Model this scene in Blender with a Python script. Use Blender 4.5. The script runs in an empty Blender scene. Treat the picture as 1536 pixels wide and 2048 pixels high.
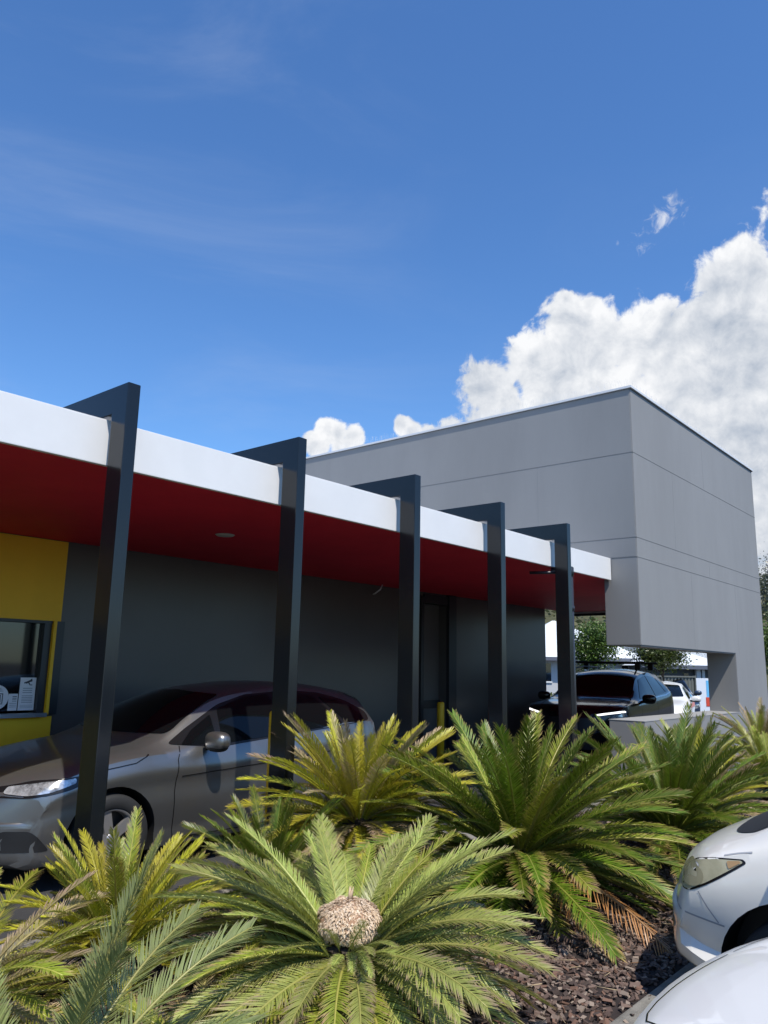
import bpy, bmesh, math, random
import numpy as np
from mathutils import Vector, Matrix
from mathutils.bvhtree import BVHTree

S = bpy.context.scene
COL = S.collection
R = math.radians

# ------------------------------------------------------------------ camera
EYE = Vector((0, 0, 1.67))
FPX, PITCH, ROLL, HEAD = 1565.7, R(11.274), R(1.123), R(40.27)
F_ = Vector((math.cos(HEAD)*math.cos(PITCH), math.sin(HEAD)*math.cos(PITCH), math.sin(PITCH)))
r0 = F_.cross(Vector((0, 0, 1))).normalized(); u0 = r0.cross(F_)
Rt = r0*math.cos(ROLL) + u0*math.sin(ROLL); Up = u0*math.cos(ROLL) - r0*math.sin(ROLL)
cam_d = bpy.data.cameras.new("camera"); cam = bpy.data.objects.new("camera", cam_d); COL.objects.link(cam)
cam.matrix_world = Matrix(((Rt.x, Up.x, -F_.x, EYE.x), (Rt.y, Up.y, -F_.y, EYE.y), (Rt.z, Up.z, -F_.z, EYE.z), (0, 0, 0, 1)))
cam_d.sensor_fit = 'VERTICAL'; cam_d.sensor_height = 36; cam_d.lens = FPX/2048*36
cam_d.clip_start = 0.05; cam_d.clip_end = 3000
S.camera = cam

# ------------------------------------------------------------------ light
SUN = Vector((-.44, -1, 1.72)).normalized()           # towards the sun
sd = bpy.data.lights.new("sun", 'SUN'); sd.energy = 5.0; sd.angle = R(.53); sd.color = (1, .94, .84)
so = bpy.data.objects.new("sun", sd); COL.objects.link(so)
so.rotation_euler = SUN.to_track_quat('Z', 'Y').to_euler(); so.location = (0, -5, 20)
S.view_settings.view_transform = 'Standard'; S.view_settings.look = 'None'
S.view_settings.exposure = 0.0; S.view_settings.gamma = 1.0

W = bpy.data.worlds.new("World"); S.world = W; W.use_nodes = True
nt = W.node_tree; nt.nodes.clear(); N = nt.nodes.new; LK = nt.links.new
def azel(px, py):                                     # a direction in the sky, degrees
    d = F_*FPX + Rt*(px-768) - Up*(py-1024); d.normalize()
    return math.degrees(math.atan2(d.y, d.x)), math.degrees(math.asin(d.z))
def mth(op, a, b=None, c=None, clamp=False, tree=None):
    t = tree or nt; n = t.nodes.new('ShaderNodeMath'); n.operation = op; n.use_clamp = clamp
    for i, v in enumerate((a, b, c)):
        if v is None: continue
        if isinstance(v, (int, float)): n.inputs[i].default_value = v
        else: t.links.new(v, n.inputs[i])
    return n.outputs[0]
def vmth(op, a, b=None):
    n = N('ShaderNodeVectorMath'); n.operation = op
    for i, v in enumerate((a, b)):
        if v is None: continue
        if isinstance(v, (tuple, list, Vector)): n.inputs[i].default_value = v
        else: LK(v, n.inputs[i])
    return n
def smooth(v, lo, hi, o0=0, o1=1, tree=None):
    t = tree or nt; n = t.nodes.new('ShaderNodeMapRange'); n.interpolation_type = 'SMOOTHSTEP'
    t.links.new(v, n.inputs['Value'])
    for k, x in (('From Min', lo), ('From Max', hi), ('To Min', o0), ('To Max', o1)): n.inputs[k].default_value = x
    return n.outputs['Result']
def mixc(f, a, b, tree=None, mode='MIX'):
    t = tree or nt; n = t.nodes.new('ShaderNodeMix'); n.data_type = 'RGBA'; n.blend_type = mode; n.clamp_factor = True
    for i, v in ((0, f), (6, a), (7, b)):
        if isinstance(v, (int, float)): n.inputs[i].default_value = v
        elif isinstance(v, (tuple, list)): n.inputs[i].default_value = (*v[:3], 1)
        else: t.links.new(v, n.inputs[i])
    return n.outputs[2]
sky = N('ShaderNodeTexSky'); sky.sky_type = 'NISHITA'; sky.sun_disc = False
sky.sun_elevation = math.asin(SUN.z); sky.sun_rotation = math.atan2(SUN.x, SUN.y)
sky.air_density = 1.15; sky.dust_density = .35; sky.ozone_density = 2.6; sky.altitude = 20
tc = N('ShaderNodeTexCoord'); D = tc.outputs['Generated']
sx = N('ShaderNodeSeparateXYZ'); LK(D, sx.inputs[0])
az = mth('MULTIPLY', mth('ARCTAN2', sx.outputs[1], sx.outputs[0]), 180/math.pi)
el = mth('MULTIPLY', mth('ARCSINE', sx.outputs[2]), 180/math.pi)
cx = N('ShaderNodeCombineXYZ'); LK(az, cx.inputs[0]); LK(el, cx.inputs[1]); AE = cx.outputs[0]
def noise(vec, scale, detail=6, rough=.55, dist=0, lac=2.0):
    n = N('ShaderNodeTexNoise'); LK(vec, n.inputs['Vector']); n.inputs['Scale'].default_value = scale
    n.inputs['Detail'].default_value = detail; n.inputs['Roughness'].default_value = rough
    n.inputs['Distortion'].default_value = dist; n.inputs['Lacunarity'].default_value = lac
    return n.outputs['Fac']
DEG = 1/27.3                                          # degrees per photo pixel, roughly
blobs = [(1142, 640, 66), (1075, 730, 76), (985, 780, 72), (1000, 850, 86), (1110, 770, 95), (1190, 700, 84), (1262, 690, 78),
         (1340, 680, 78), (1408, 660, 70), (1230, 800, 120), (1120, 890, 120), (1370, 790, 130), (1484, 534, 56), (1455, 580, 62),
         (1546, 574, 66), (1500, 680, 120), (1500, 850, 140), (1420, 950, 150), (1580, 760, 200), (1600, 1000, 220), (1700, 650, 220),
         (652, 856, 26), (672, 868, 30), (705, 874, 24), (636, 890, 30), (690, 895, 34), (803, 850, 22), (822, 866, 26), (860, 872, 26), (900, 872, 40), (1180, 610, 26), (1130, 598, 22)]
def field(vec):
    out = None
    for (px, py, r) in blobs:
        a, e = azel(px, py)
        s = vmth('SUBTRACT', vec, (a, e, 0)).outputs[0]
        s = vmth('MULTIPLY', s, (math.cos(R(e)), 1, 1)).outputs[0]
        d = vmth('LENGTH', s).outputs[1]
        f = mth('SUBTRACT', 1, mth('DIVIDE', d, r*DEG))
        if out is None: out = f
        else:
            m = N('ShaderNodeMath'); m.operation = 'SMOOTH_MAX'; LK(out, m.inputs[0]); LK(f, m.inputs[1]); m.inputs[2].default_value = .18
            out = m.outputs[0]
    return out
fld = field(AE)
n1 = noise(AE, .46, 8, .60, .3)
n1b = noise(vmth('ADD', AE, (.35, .75, 0)).outputs[0], .46, 8, .60, .3)
n2 = noise(AE, .16, 4, .5)
dens = mth('ADD', fld, mth('MULTIPLY', mth('SUBTRACT', n1, .5), 1.75))
cov = smooth(dens, -.06, .26)
lit = mth('ADD', .76, mth('MULTIPLY', mth('SUBTRACT', n1, n1b), 1.25))
lit = mth('ADD', lit, mth('MULTIPLY', mth('SUBTRACT', n2, .5), 1.7))
lit = mth('SUBTRACT', lit, smooth(fld, .2, 1.2, 0, .26))
a0, e0 = azel(1450, 900)
low = smooth(el, 5, 19, .50, 0)
lit = mth('SUBTRACT', lit, low, clamp=True)
ccol = mixc(lit, (.44, .51, .62), (1.02, 1.03, 1.05))
# wisp and thin high veil
wa, we = azel(1322, 440)
wv = vmth('SUBTRACT', AE, (wa, we, 0)).outputs[0]
wr = N('ShaderNodeVectorRotate'); wr.rotation_type = 'Z_AXIS'; wr.inputs['Angle'].default_value = R(30); LK(wv, wr.inputs['Vector'])
wd = vmth('LENGTH', vmth('MULTIPLY', wr.outputs[0], (.40, 1.0, 1)).outputs[0]).outputs[1]
wn = noise(AE, .9, 6, .62, 1.0)
wisp = mth('MULTIPLY', smooth(mth('ADD', mth('SUBTRACT', 1, mth('DIVIDE', wd, 1.5)), mth('MULTIPLY', mth('SUBTRACT', wn, .55), 3.2)), .25, 1.5), .75)
vs = vmth('MULTIPLY', AE, (.5, 1.6, 1)).outputs[0]
vr = N('ShaderNodeVectorRotate'); vr.rotation_type = 'Z_AXIS'; vr.inputs['Angle'].default_value = R(-24); LK(vs, vr.inputs['Vector'])
veil = mth('MULTIPLY', smooth(noise(vr.outputs[0], .07, 7, .6, .6), .42, .85), .17)
veil = mth('MULTIPLY', veil, smooth(az, 30, 52, .15, 1))
hsv = N('ShaderNodeHueSaturation'); hsv.inputs['Saturation'].default_value = 1.10; hsv.inputs['Value'].default_value = .97; LK(sky.outputs[0], hsv.inputs['Color'])
skyc = mixc(veil, mixc(1.0, hsv.outputs[0], (.90, 1.20, 1.55), mode='MULTIPLY'), (5.6, 6.2, 7.2))
BG = .12
cl = vmth('MULTIPLY', ccol, (7.9, 7.9, 7.9)).outputs[0]
cov2 = mth('MAXIMUM', cov, wisp)
fin = mixc(cov2, skyc, cl)
bg = N('ShaderNodeBackground'); bg.inputs['Strength'].default_value = BG; LK(fin, bg.inputs['Color'])
wo = N('ShaderNodeOutputWorld'); LK(bg.outputs[0], wo.inputs[0])
W.cycles.sampling_method = 'MANUAL'; W.cycles.sample_map_resolution = 512
S.cycles.max_bounces = 8; S.cycles.transparent_max_bounces = 12

# ------------------------------------------------------------------ helpers
def mat(name, col, rough=.6, metal=0, coat=0, var=0, vscale=3, bump=0, bscale=60, spec=.5, col2=None, stretch=None, emit=None):
    m = bpy.data.materials.new(name); m.use_nodes = True; t = m.node_tree; b = t.nodes['Principled BSDF']
    b.inputs['Base Color'].default_value = (*col, 1); b.inputs['Roughness'].default_value = rough
    b.inputs['Metallic'].default_value = metal; b.inputs['Coat Weight'].default_value = coat; b.inputs['Coat Roughness'].default_value = .04
    b.inputs['Specular IOR Level'].default_value = spec
    if emit: b.inputs['Emission Color'].default_value = (*emit[:3], 1); b.inputs['Emission Strength'].default_value = emit[3]
    c = t.nodes.new('ShaderNodeTexCoord'); vec = c.outputs['Object']
    if stretch:
        mp = t.nodes.new('ShaderNodeMapping'); mp.inputs['Scale'].default_value = stretch; t.links.new(vec, mp.inputs[0]); vec = mp.outputs[0]
    if var:
        n = t.nodes.new('ShaderNodeTexNoise'); n.inputs['Scale'].default_value = vscale; n.inputs['Detail'].default_value = 8
        n.inputs['Roughness'].default_value = .65; t.links.new(vec, n.inputs['Vector'])
        c2 = col2 or tuple(x*(1-var) for x in col)
        f = smooth(n.outputs['Fac'], .3, .7, tree=t)
        o = mixc(f, col, c2, tree=t); t.links.new(o, b.inputs['Base Color'])
        t.links.new(mth('ADD', rough, mth('MULTIPLY', mth('SUBTRACT', n.outputs['Fac'], .5, tree=t), var*.6, tree=t), tree=t, clamp=True), b.inputs['Roughness'])
    if bump:
        n = t.nodes.new('ShaderNodeTexNoise'); n.inputs['Scale'].default_value = bscale; n.inputs['Detail'].default_value = 5
        t.links.new(vec, n.inputs['Vector'])
        bp = t.nodes.new('ShaderNodeBump'); bp.inputs['Strength'].default_value = bump; bp.inputs['Distance'].default_value = .01
        t.links.new(n.outputs['Fac'], bp.inputs['Height']); t.links.new(bp.outputs[0], b.inputs['Normal'])
    return m
M = {}
M['asphalt'] = mat('asphalt', (.055, .055, .057), .85, var=.35, vscale=1.2, bump=.5, bscale=220)
M['ground'] = mat('ground', (.10, .10, .07), .95, var=.5, vscale=.6, bump=.3, bscale=40)
M['hill'] = mat('hill', (.085, .085, .035), .95, var=.4, vscale=.3)
M['concrete'] = mat('concrete', (.27, .255, .225), .85, var=.5, vscale=5, bump=.5, bscale=120)
M['soil'] = mat('soil', (.035, .024, .022), .95, var=.5, vscale=20, bump=.8, bscale=60)
M['box_paint'] = mat('box_paint', (.268, .266, .262), .66, var=.11, vscale=.9, bump=.06, bscale=90, stretch=(1, 1, .3))
M['joint'] = mat('joint', (.15, .15, .15), .8)
M['joint_faint'] = mat('joint_faint', (.205, .213, .225), .7)
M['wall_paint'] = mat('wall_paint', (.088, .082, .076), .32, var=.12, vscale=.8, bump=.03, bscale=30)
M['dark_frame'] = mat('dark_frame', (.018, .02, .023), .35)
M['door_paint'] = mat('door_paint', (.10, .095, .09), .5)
M['white_fascia'] = mat('white_fascia', (.76, .755, .75), .35, var=.05, vscale=2.5)
M['red_soffit'] = mat('red_soffit', (.70, .022, .050), .6, var=.12, vscale=1.5, spec=.25)
M['yellow'] = mat('yellow', (.85, .50, .010), .55, var=.08, vscale=2)
M['post'] = mat('post', (.009, .011, .014), .17, var=.15, vscale=3, spec=.5, stretch=(1, 1, .25))
M['cap'] = mat('cap', (.68, .69, .70), .45)
M['steel'] = mat('steel', (.6, .62, .64), .3, metal=.9)
M['pipe'] = mat('pipe', (.03, .033, .04), .3)
M['glass_dark'] = mat('glass_dark', (.008, .010, .012), .04, spec=.8)
M['bin_white'] = mat('bin_white', (.75, .75, .75), .5)
M['ink'] = mat('ink', (.03, .03, .035), .6)
M['greyink'] = mat('greyink', (.33, .34, .36), .6)
M['lamp_off'] = mat('lamp_off', (.5, .5, .48), .5)
M['rubber'] = mat('rubber', (.018, .018, .018), .75, bump=.15, bscale=80)
M['rim'] = mat('rim', (.45, .43, .42), .35, metal=.7)
M['black_plastic'] = mat('black_plastic', (.012, .012, .013), .55)
M['trim'] = mat('trim', (.01, .01, .011), .25)
M['glass'] = mat('glass', (.004, .005, .006), .03, spec=.32)
M['silver'] = mat('silver', (.27, .268, .265), .36, metal=.85, coat=.35, var=.06, vscale=1.2)
M['black_car'] = mat('black_car', (.006, .005, .006), .22, coat=.55, spec=.35)
M['white_car'] = mat('white_car', (.82, .79, .72), .38, coat=.8, var=.04, vscale=1.5)
M['white_car2'] = mat('white_car2', (.76, .755, .74), .36, coat=.8, var=.03, vscale=2)
M['blue_car'] = mat('blue_car', (.02, .035, .07), .25, coat=1)
M['lens_red'] = mat('lens_red', (.35, .008, .012), .15, coat=1)
M['lens_clear'] = mat('lens_clear', (.80, .82, .84), .16, metal=.55, coat=1, var=.9, vscale=14, col2=(.10, .105, .11))
M['lens_yellowed'] = mat('lens_yellowed', (.46, .43, .29), .3, coat=.8, var=.2, vscale=7, col2=(.32, .30, .19))
M['lens_bowl'] = mat('lens_bowl', (.36, .33, .21), .25, coat=.8, var=.15, vscale=9)
M['lens_amber'] = mat('lens_amber', (.42, .26, .12), .3, coat=.5)
M['drl'] = mat('drl', (.9, .9, .9), .3, emit=(1, .98, .95, 1.6))
M['house_roof'] = mat('house_roof', (.72, .75, .76), .5, var=.06, vscale=2)
M['house_wall'] = mat('house_wall', (.52, .53, .54), .8, var=.08, vscale=1)
M['house_dark'] = mat('house_dark', (.06, .065, .075), .6)
M['gutter'] = mat('gutter', (.11, .12, .15), .4)
M['fence'] = mat('fence', (.13, .135, .12), .55, var=.1, vscale=2)
M['board_white'] = mat('board_white', (.62, .66, .72), .6)
M['board_red'] = mat('board_red', (.55, .06, .03), .6)
M['board_blue'] = mat('board_blue', (.12, .42, .7), .6)
M['bark'] = mat('bark', (.10, .075, .055), .9, var=.5, vscale=12, bump=.8, bscale=30)
M['hedge'] = mat('hedge', (.09, .12, .02), .6)
M['sill_coping'] = mat('sill_coping', (.34, .34, .335), .6, var=.1, vscale=4)

def leafmat(name, tr=.28, rough=.36):
    m = bpy.data.materials.new(name); m.use_nodes = True; t = m.node_tree; b = t.nodes['Principled BSDF']
    a = t.nodes.new('ShaderNodeVertexColor'); a.layer_name = 'Col'
    b.inputs['Roughness'].default_value = rough; b.inputs['Specular IOR Level'].default_value = .55
    oi = t.nodes.new('ShaderNodeObjectInfo')
    hs = t.nodes.new('ShaderNodeHueSaturation'); t.links.new(a.outputs['Color'], hs.inputs['Color'])
    t.links.new(mth('ADD', .485, mth('MULTIPLY', oi.outputs['Random'], .03, tree=t), tree=t), hs.inputs['Hue'])
    t.links.new(mth('ADD', .75, mth('MULTIPLY', oi.outputs['Random'], .5, tree=t), tree=t), hs.inputs['Value'])
    t.links.new(hs.outputs[0], b.inputs['Base Color'])
    tn = t.nodes.new('ShaderNodeBsdfTranslucent'); t.links.new(hs.outputs[0], tn.inputs['Color'])
    mx = t.nodes.new('ShaderNodeMixShader'); mx.inputs[0].default_value = tr
    t.links.new(b.outputs[0], mx.inputs[1]); t.links.new(tn.outputs[0], mx.inputs[2])
    t.links.new(mx.outputs[0], t.nodes['Material Output'].inputs[0])
    return m
M['leaf'] = leafmat('leaf'); M['tree_leaf'] = leafmat('tree_leaf', .25, .4)
M['chips'] = leafmat('chips', 0, .85)

def props(o, label=None, cat=None, group=None, kind=None, category=None):
    cat = cat or category
    for k, v in (('label', label), ('category', cat), ('group', group), ('kind', kind)):
        if v: o[k] = v
    return o
def empty(name, loc=(0, 0, 0), rz=0, **kw):
    o = bpy.data.objects.new(name, None); COL.objects.link(o); o.location = loc; o.rotation_euler = (0, 0, rz); o.empty_display_size = .2
    return props(o, **kw)
def link(name, me, parent=None, **kw):
    o = bpy.data.objects.new(name, me); COL.objects.link(o); o.parent = parent
    return props(o, **kw)
class MB:
    """collects shapes for ONE mesh object"""
    def __init__(s): s.v = []; s.f = []; s.m = []; s.c = []; s.sm = []
    def add(s, vs, fs, mi=0, col=None, smooth=False):
        b = len(s.v); s.v += [tuple(x) for x in vs]; s.f += [tuple(i+b for i in f) for f in fs]
        s.m += [mi]*len(fs); s.sm += [smooth]*len(fs); s.c += [(col or (1, 1, 1))]*len(vs) if not (col and isinstance(col, list)) else col
        return s
    def box(s, x0, x1, y0, y1, z0, z1, mi=0):
        v = [(x, y, z) for z in (z0, z1) for (x, y) in ((x0, y0), (x1, y0), (x1, y1), (x0, y1))]
        return s.add(v, [(0, 3, 2, 1), (4, 5, 6, 7), (0, 1, 5, 4), (1, 2, 6, 5), (2, 3, 7, 6), (3, 0, 4, 7)], mi)
    def tube(s, pts, rad, n=10, mi=0, col=None, caps=True):
        pts = [Vector(p) for p in pts]; rad = rad if isinstance(rad, (list, tuple)) else [rad]*len(pts)
        vs, fs = [], []
        for i, p in enumerate(pts):
            d = (pts[min(i+1, len(pts)-1)] - pts[max(i-1, 0)]).normalized()
            a = d.cross(Vector((0, 0, 1))) if abs(d.z) < .9 else d.cross(Vector((1, 0, 0))); a.normalize(); b = d.cross(a)
            for k in range(n):
                t = 2*math.pi*k/n; vs.append(p + (a*math.cos(t) + b*math.sin(t))*rad[i])
        for i in range(len(pts)-1):
            for k in range(n): fs.append((i*n+k, i*n+(k+1) % n, (i+1)*n+(k+1) % n, (i+1)*n+k))
        if caps: fs.append(tuple(range(n-1, -1, -1))); fs.append(tuple((len(pts)-1)*n+k for k in range(n)))
        return s.add(vs, fs, mi, col, True)
    def lathe(s, prof, n=48, axis='y', mi=0, at=(0, 0, 0)):
        vs, fs = [], []; m = len(prof)
        for k in range(n):
            t = 2*math.pi*k/n
            for (r, h) in prof:
                if axis == 'y': vs.append((at[0]+r*math.cos(t), at[1]+h, at[2]+r*math.sin(t)))
                else: vs.append((at[0]+r*math.cos(t), at[1]+r*math.sin(t), at[2]+h))
        for k in range(n):
            for j in range(m-1):
                a, b = k*m+j, ((k+1) % n)*m+j
                fs.append((a, b, b+1, a+1))
        return s.add(vs, fs, mi, None, True)
    def mesh(s, name, mats, cols=False, bevel=0):
        me = bpy.data.meshes.new(name); me.from_pydata(s.v, [], s.f)
        for m in (mats if isinstance(mats, (list, tuple)) else [mats]): me.materials.append(M[m])
        me.polygons.foreach_set('material_index', s.m); me.polygons.foreach_set('use_smooth', s.sm)
        if cols:
            a = me.color_attributes.new('Col', 'FLOAT_COLOR', 'POINT')
            a.data.foreach_set('color', np.array([(*c, 1) for c in s.c], dtype=np.float32).ravel())
        me.update()
        if bevel:
            bm = bmesh.new(); bm.from_mesh(me)
            ed = [e for e in bm.edges if len(e.link_faces) == 2 and e.calc_face_angle(0) > .5]
            bmesh.ops.bevel(bm, geom=ed, offset=bevel, segments=2, affect='EDGES', profile=.7); bm.to_mesh(me); bm.free()
        return me
    def build(s, name, mats, parent=None, cols=False, bevel=0, **kw):
        return link(name, s.mesh(name, mats, cols, bevel), parent, **kw)

# ------------------------------------------------------------------ ground
LANE_Z = .06
def gz(x, y):
    t = min(1, max(0, (x*.76+y*.65-22)/8)); t = t*t*(3-2*t)
    return -.55*t
g = MB(); xs = [-600, -200, -60, -20, -5, 5, 12, 16, 18, 20, 22, 24, 26, 28, 30, 34, 40, 60, 120, 300, 700]; ys = xs
vs = [(x, y, gz(x, y)-.004) for y in ys for x in xs]; n_ = len(xs)
g.add(vs, [(j*n_+i, j*n_+i+1, (j+1)*n_+i+1, (j+1)*n_+i) for j in range(n_-1) for i in range(n_-1)])
g.build('ground', 'asphalt', kind='structure')
MB().box(-8, 10.6, 4.82, 8.28, -.1, LANE_Z).box(10.6, 19.5, 4.9, 9.5, -.1, LANE_Z-.003).build('drive_lane', 'asphalt', kind='structure')
MB().box(-8, 20, 1.36, 1.72, -.1, .118).build('kerb', 'concrete', bevel=.012, kind='structure')
MB().box(-8, 10.6, 4.32, 4.82, -.1, .10).build('footing_strip', 'concrete', bevel=.01, kind='structure')
# planting bed surface: a low mound
def bedz(x, y): return .10 + .05*math.sin(math.pi*min(1, max(0, (y-1.72)/2.62))) + .018*math.sin(3.1*x+1)*math.sin(4.3*y)
b = MB(); X = [i*.12-8 for i in range(234)]; Yy = [1.72+i*.13 for i in range(21)]
b.add([(x, min(y, 4.318), bedz(x, y)) for y in Yy for x in X], [(j*len(X)+i, j*len(X)+i+1, (j+1)*len(X)+i+1, (j+1)*len(X)+i) for j in range(len(Yy)-1) for i in range(len(X)-1)], smooth=True)
b.build('garden_bed', 'soil', kind='structure')
rng = random.Random(7)
ch = MB()
pal = [(.115, .074, .060), (.145, .096, .078), (.075, .046, .038), (.185, .135, .112), (.145, .078, .056), (.24, .185, .15), (.05, .033, .028)]
def chip(x, y, s):
    z = bedz(x, y) + rng.uniform(0, .022); a, c2, d = s*rng.uniform(.7, 1.5), s*rng.uniform(.4, .8), s*rng.uniform(.18, .4)
    rot = Matrix.Rotation(rng.uniform(0, 6.3), 3, 'Z') @ Matrix.Rotation(rng.gauss(0, .45), 3, 'X') @ Matrix.Rotation(rng.gauss(0, .4), 3, 'Y')
    v = []
    for k in (-1, 1):
        for i, j in ((-1, -1), (1, -1), (1, 1), (-1, 1)):
            v.append(rot @ Vector((i*a*rng.uniform(.6, 1), j*c2*rng.uniform(.6, 1), k*d*rng.uniform(.6, 1))) + Vector((x, y, z)))
    ch.add(v, [(0, 3, 2, 1), (4, 5, 6, 7), (0, 1, 5, 4), (1, 2, 6, 5), (2, 3, 7, 6), (3, 0, 4, 7)], 0, rng.choice(pal))
for _ in range(17000): chip(rng.uniform(2.6, 7.2), rng.uniform(1.73, 4.3), rng.uniform(.010, .024))
for _ in range(7000): chip(rng.choice((rng.uniform(-2, 2.6), rng.uniform(7.2, 15))), rng.uniform(1.74, 4.3), rng.uniform(.016, .03))
for _ in range(130): chip(rng.uniform(3, 6.5), rng.uniform(1.45, 1.8)-.0, rng.uniform(.008, .014))
ch.build('bark_mulch', 'chips', cols=True, kind='stuff', label='dark reddish brown bark and gravel mulch covering the garden bed', category='mulch')
st = MB()
for _ in range(260):
    x, y = rng.uniform(2.8, 6.5), rng.uniform(1.8, 3.8); a = rng.uniform(0, 6.3); L = rng.uniform(.03, .11)
    st.tube([(x, y, bedz(x, y)+.03), (x+L*math.cos(a), y+L*math.sin(a), bedz(x, y)+.03+rng.uniform(-.005, .02))], rng.uniform(.0012, .003), 4, 0, rng.choice([(.32, .24, .14), (.42, .33, .2), (.22, .12, .06)]))
st.build('leaf_litter', 'chips', cols=True, kind='stuff', label='pale dry leaflets and twigs scattered over the dark mulch', category='litter')

# ------------------------------------------------------------------ restaurant
B = empty('restaurant_building', (0, 8.28, 0), label='flat roofed drive-through restaurant with white canopy edge, red underside and tall grey box', cat='building')
INV = Matrix.Translation((0, -8.28, 0))
def bpart(mb, name, mats, parent=None, bevel=0, cols=False, **kw):
    o = mb.build(name, mats, None, cols=cols, bevel=bevel, **kw)
    o.data.transform(INV if parent is None else Matrix.Translation(-POS[parent.name]))
    if parent is None: o.parent = B
    else: o.parent = parent
    return o
POS = {}
def bp(mb, name, mats, parent=None, **kw):
    """all building pieces are modelled in world metres, then shifted to the building's origin"""
    o = mb.build(name, mats, parent or B, **kw)
    o.data.transform(INV); return o
w = MB()
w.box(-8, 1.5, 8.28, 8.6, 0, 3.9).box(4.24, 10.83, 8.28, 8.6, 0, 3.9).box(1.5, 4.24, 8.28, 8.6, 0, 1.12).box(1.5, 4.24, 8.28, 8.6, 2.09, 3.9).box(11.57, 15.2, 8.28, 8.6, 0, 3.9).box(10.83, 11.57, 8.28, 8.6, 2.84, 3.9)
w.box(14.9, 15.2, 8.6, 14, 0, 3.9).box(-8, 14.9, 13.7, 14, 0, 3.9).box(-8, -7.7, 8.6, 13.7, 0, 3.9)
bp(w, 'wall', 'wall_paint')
bp(MB().box(-7.7, 14.9, 8.6, 13.7, 3.5, 3.6), 'roof', 'cap')
bp(MB().box(-8, 10.70, 4.75, 4.79, 2.975, 3.292), 'canopy_fascia', 'white_fascia', bevel=.006)
s_ = MB().box(-8, 10.70, 4.79, 8.28, 2.985, 3.02).box(10.70, 16.25, 4.89, 8.28, 2.985, 3.02)
bp(s_, 'canopy_soffit', 'red_soffit')
bp(MB().box(16.25, 16.33, 4.89, 8.28, 2.95, 3.02, 0).box(16.33, 16.40, 4.89, 8.28, 2.90, 3.02, 1), 'canopy_end_trim', ['cap', 'dark_frame'])
bp(MB().box(-8, 10.70, 4.79, 8.28, 3.14, 3.2), 'canopy_roof', 'cap')
bp(MB().lathe([(0, -.012), (.085, -.012), (.1, 0)], 24, 'z', 0, (5.01, 6.38, 2.982)), 'downlight', 'lamp_off')
# door recess
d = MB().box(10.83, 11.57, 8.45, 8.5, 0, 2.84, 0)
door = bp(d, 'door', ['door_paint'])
fr = MB().box(10.78, 10.86, 8.24, 8.45, 0, 2.9).box(11.57, 11.80, 8.22, 8.28, 0, 2.98).box(10.86, 11.57, 8.24, 8.45, 2.80, 2.95)
bp(fr, 'frame', 'dark_frame', door)
bp(MB().box(10.87, 11.56, 8.41, 8.45, 1.0, 1.14), 'push_rail', 'dark_frame', door)
# yellow order window
bp(MB().box(-8, 4.32, 8.25, 8.278, 2.10, 2.975).box(-8, 4.32, 8.25, 8.278, 0, 1.10), 'yellow_panel', 'yellow')
win = bp(MB().box(1.5, 4.24, 8.30, 8.31, 1.16, 2.10), 'window', 'glass_dark')
bp(MB().box(4.22, 4.255, 8.20, 8.30, 1.12, 2.10, 1).box(4.255, 4.36, 8.235, 8.278, 1.12, 2.10, 0).box(1.5, 4.22, 8.16, 8.30, 1.10, 1.14, 2)
   .box(1.5, 4.22, 8.23, 8.30, 2.07, 2.10, 0).box(4.14, 4.22, 8.24, 8.30, 1.14, 2.07, 0), 'frame', ['dark_frame', 'yellow', 'steel'], win)
stk = MB(); YS = 8.296
def srect(x0, x1, z0, z1, mi, dy=0): stk.box(x0, x1, YS-dy-.001, YS-dy, z0, z1, mi)
srect(3.965, 4.135, 1.165, 1.50, 0); srect(3.86, 3.955, 1.165, 1.335, 0)
for k in range(3): srect(4.0, 4.10, 1.385-.022*k, 1.394-.022*k, 2, .002)
for k in range(5): srect(3.995, 4.11, 1.31-.017*k, 1.317-.017*k, 2, .002)
for k in range(3): srect(3.985, 4.12, 1.215-.013*k, 1.219-.013*k, 2, .002)
for k in range(3): srect(3.90, 3.945, 1.30-.022*k, 1.309-.022*k, 1 if k < 2 else 2, .002)
for k in range(3): srect(3.875, 3.945, 1.235-.018*k, 1.241-.018*k, 2, .002)
# the little camera pictogram
def spoly(pts, mi, dy=.002):
    n = len(pts); stk.add([(x, YS-dy, z) for x, z in pts], [tuple(range(n))], mi)
spoly([(4.015, 1.452), (4.075, 1.478), (4.088, 1.462), (4.03, 1.436)], 1); spoly([(4.072, 1.484), (4.090, 1.489), (4.094, 1.462), (4.082, 1.456)], 1)
spoly([(4.005, 1.450), (4.02, 1.456), (4.026, 1.443), (4.012, 1.437)], 1); spoly([(4.05, 1.444), (4.062, 1.450), (4.075, 1.428), (4.095, 1.428), (4.095, 1.420), (4.068, 1.420)], 1)
cc = (3.735, 1.30); spoly([(cc[0]+.125*math.cos(t*math.pi/20), cc[1]+.125*math.sin(t*math.pi/20)) for t in range(40)], 0, .001)
for x0, x1, z0, z1 in ((3.70, 3.80, 1.332, 1.340), (3.792, 3.80, 1.24, 1.335), (3.77, 3.777, 1.25, 1.325), (3.70, 3.80, 1.232, 1.238), (3.70, 3.777, 1.318, 1.325)): srect(x0, x1, z0, z1, 1, .003)
for k in range(3): srect(3.69, 3.80-.012*k, 1.36+.013*k, 1.366+.013*k, 2, .003)
bp(stk, 'sticker', ['bin_white', 'ink', 'greyink'], win, label='white security camera notice stickers inside the order window')
bp(MB().box(1.9, 3.55, 8.291, 8.294, 1.93, 2.03), 'blind', 'house_dark', win)
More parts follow.
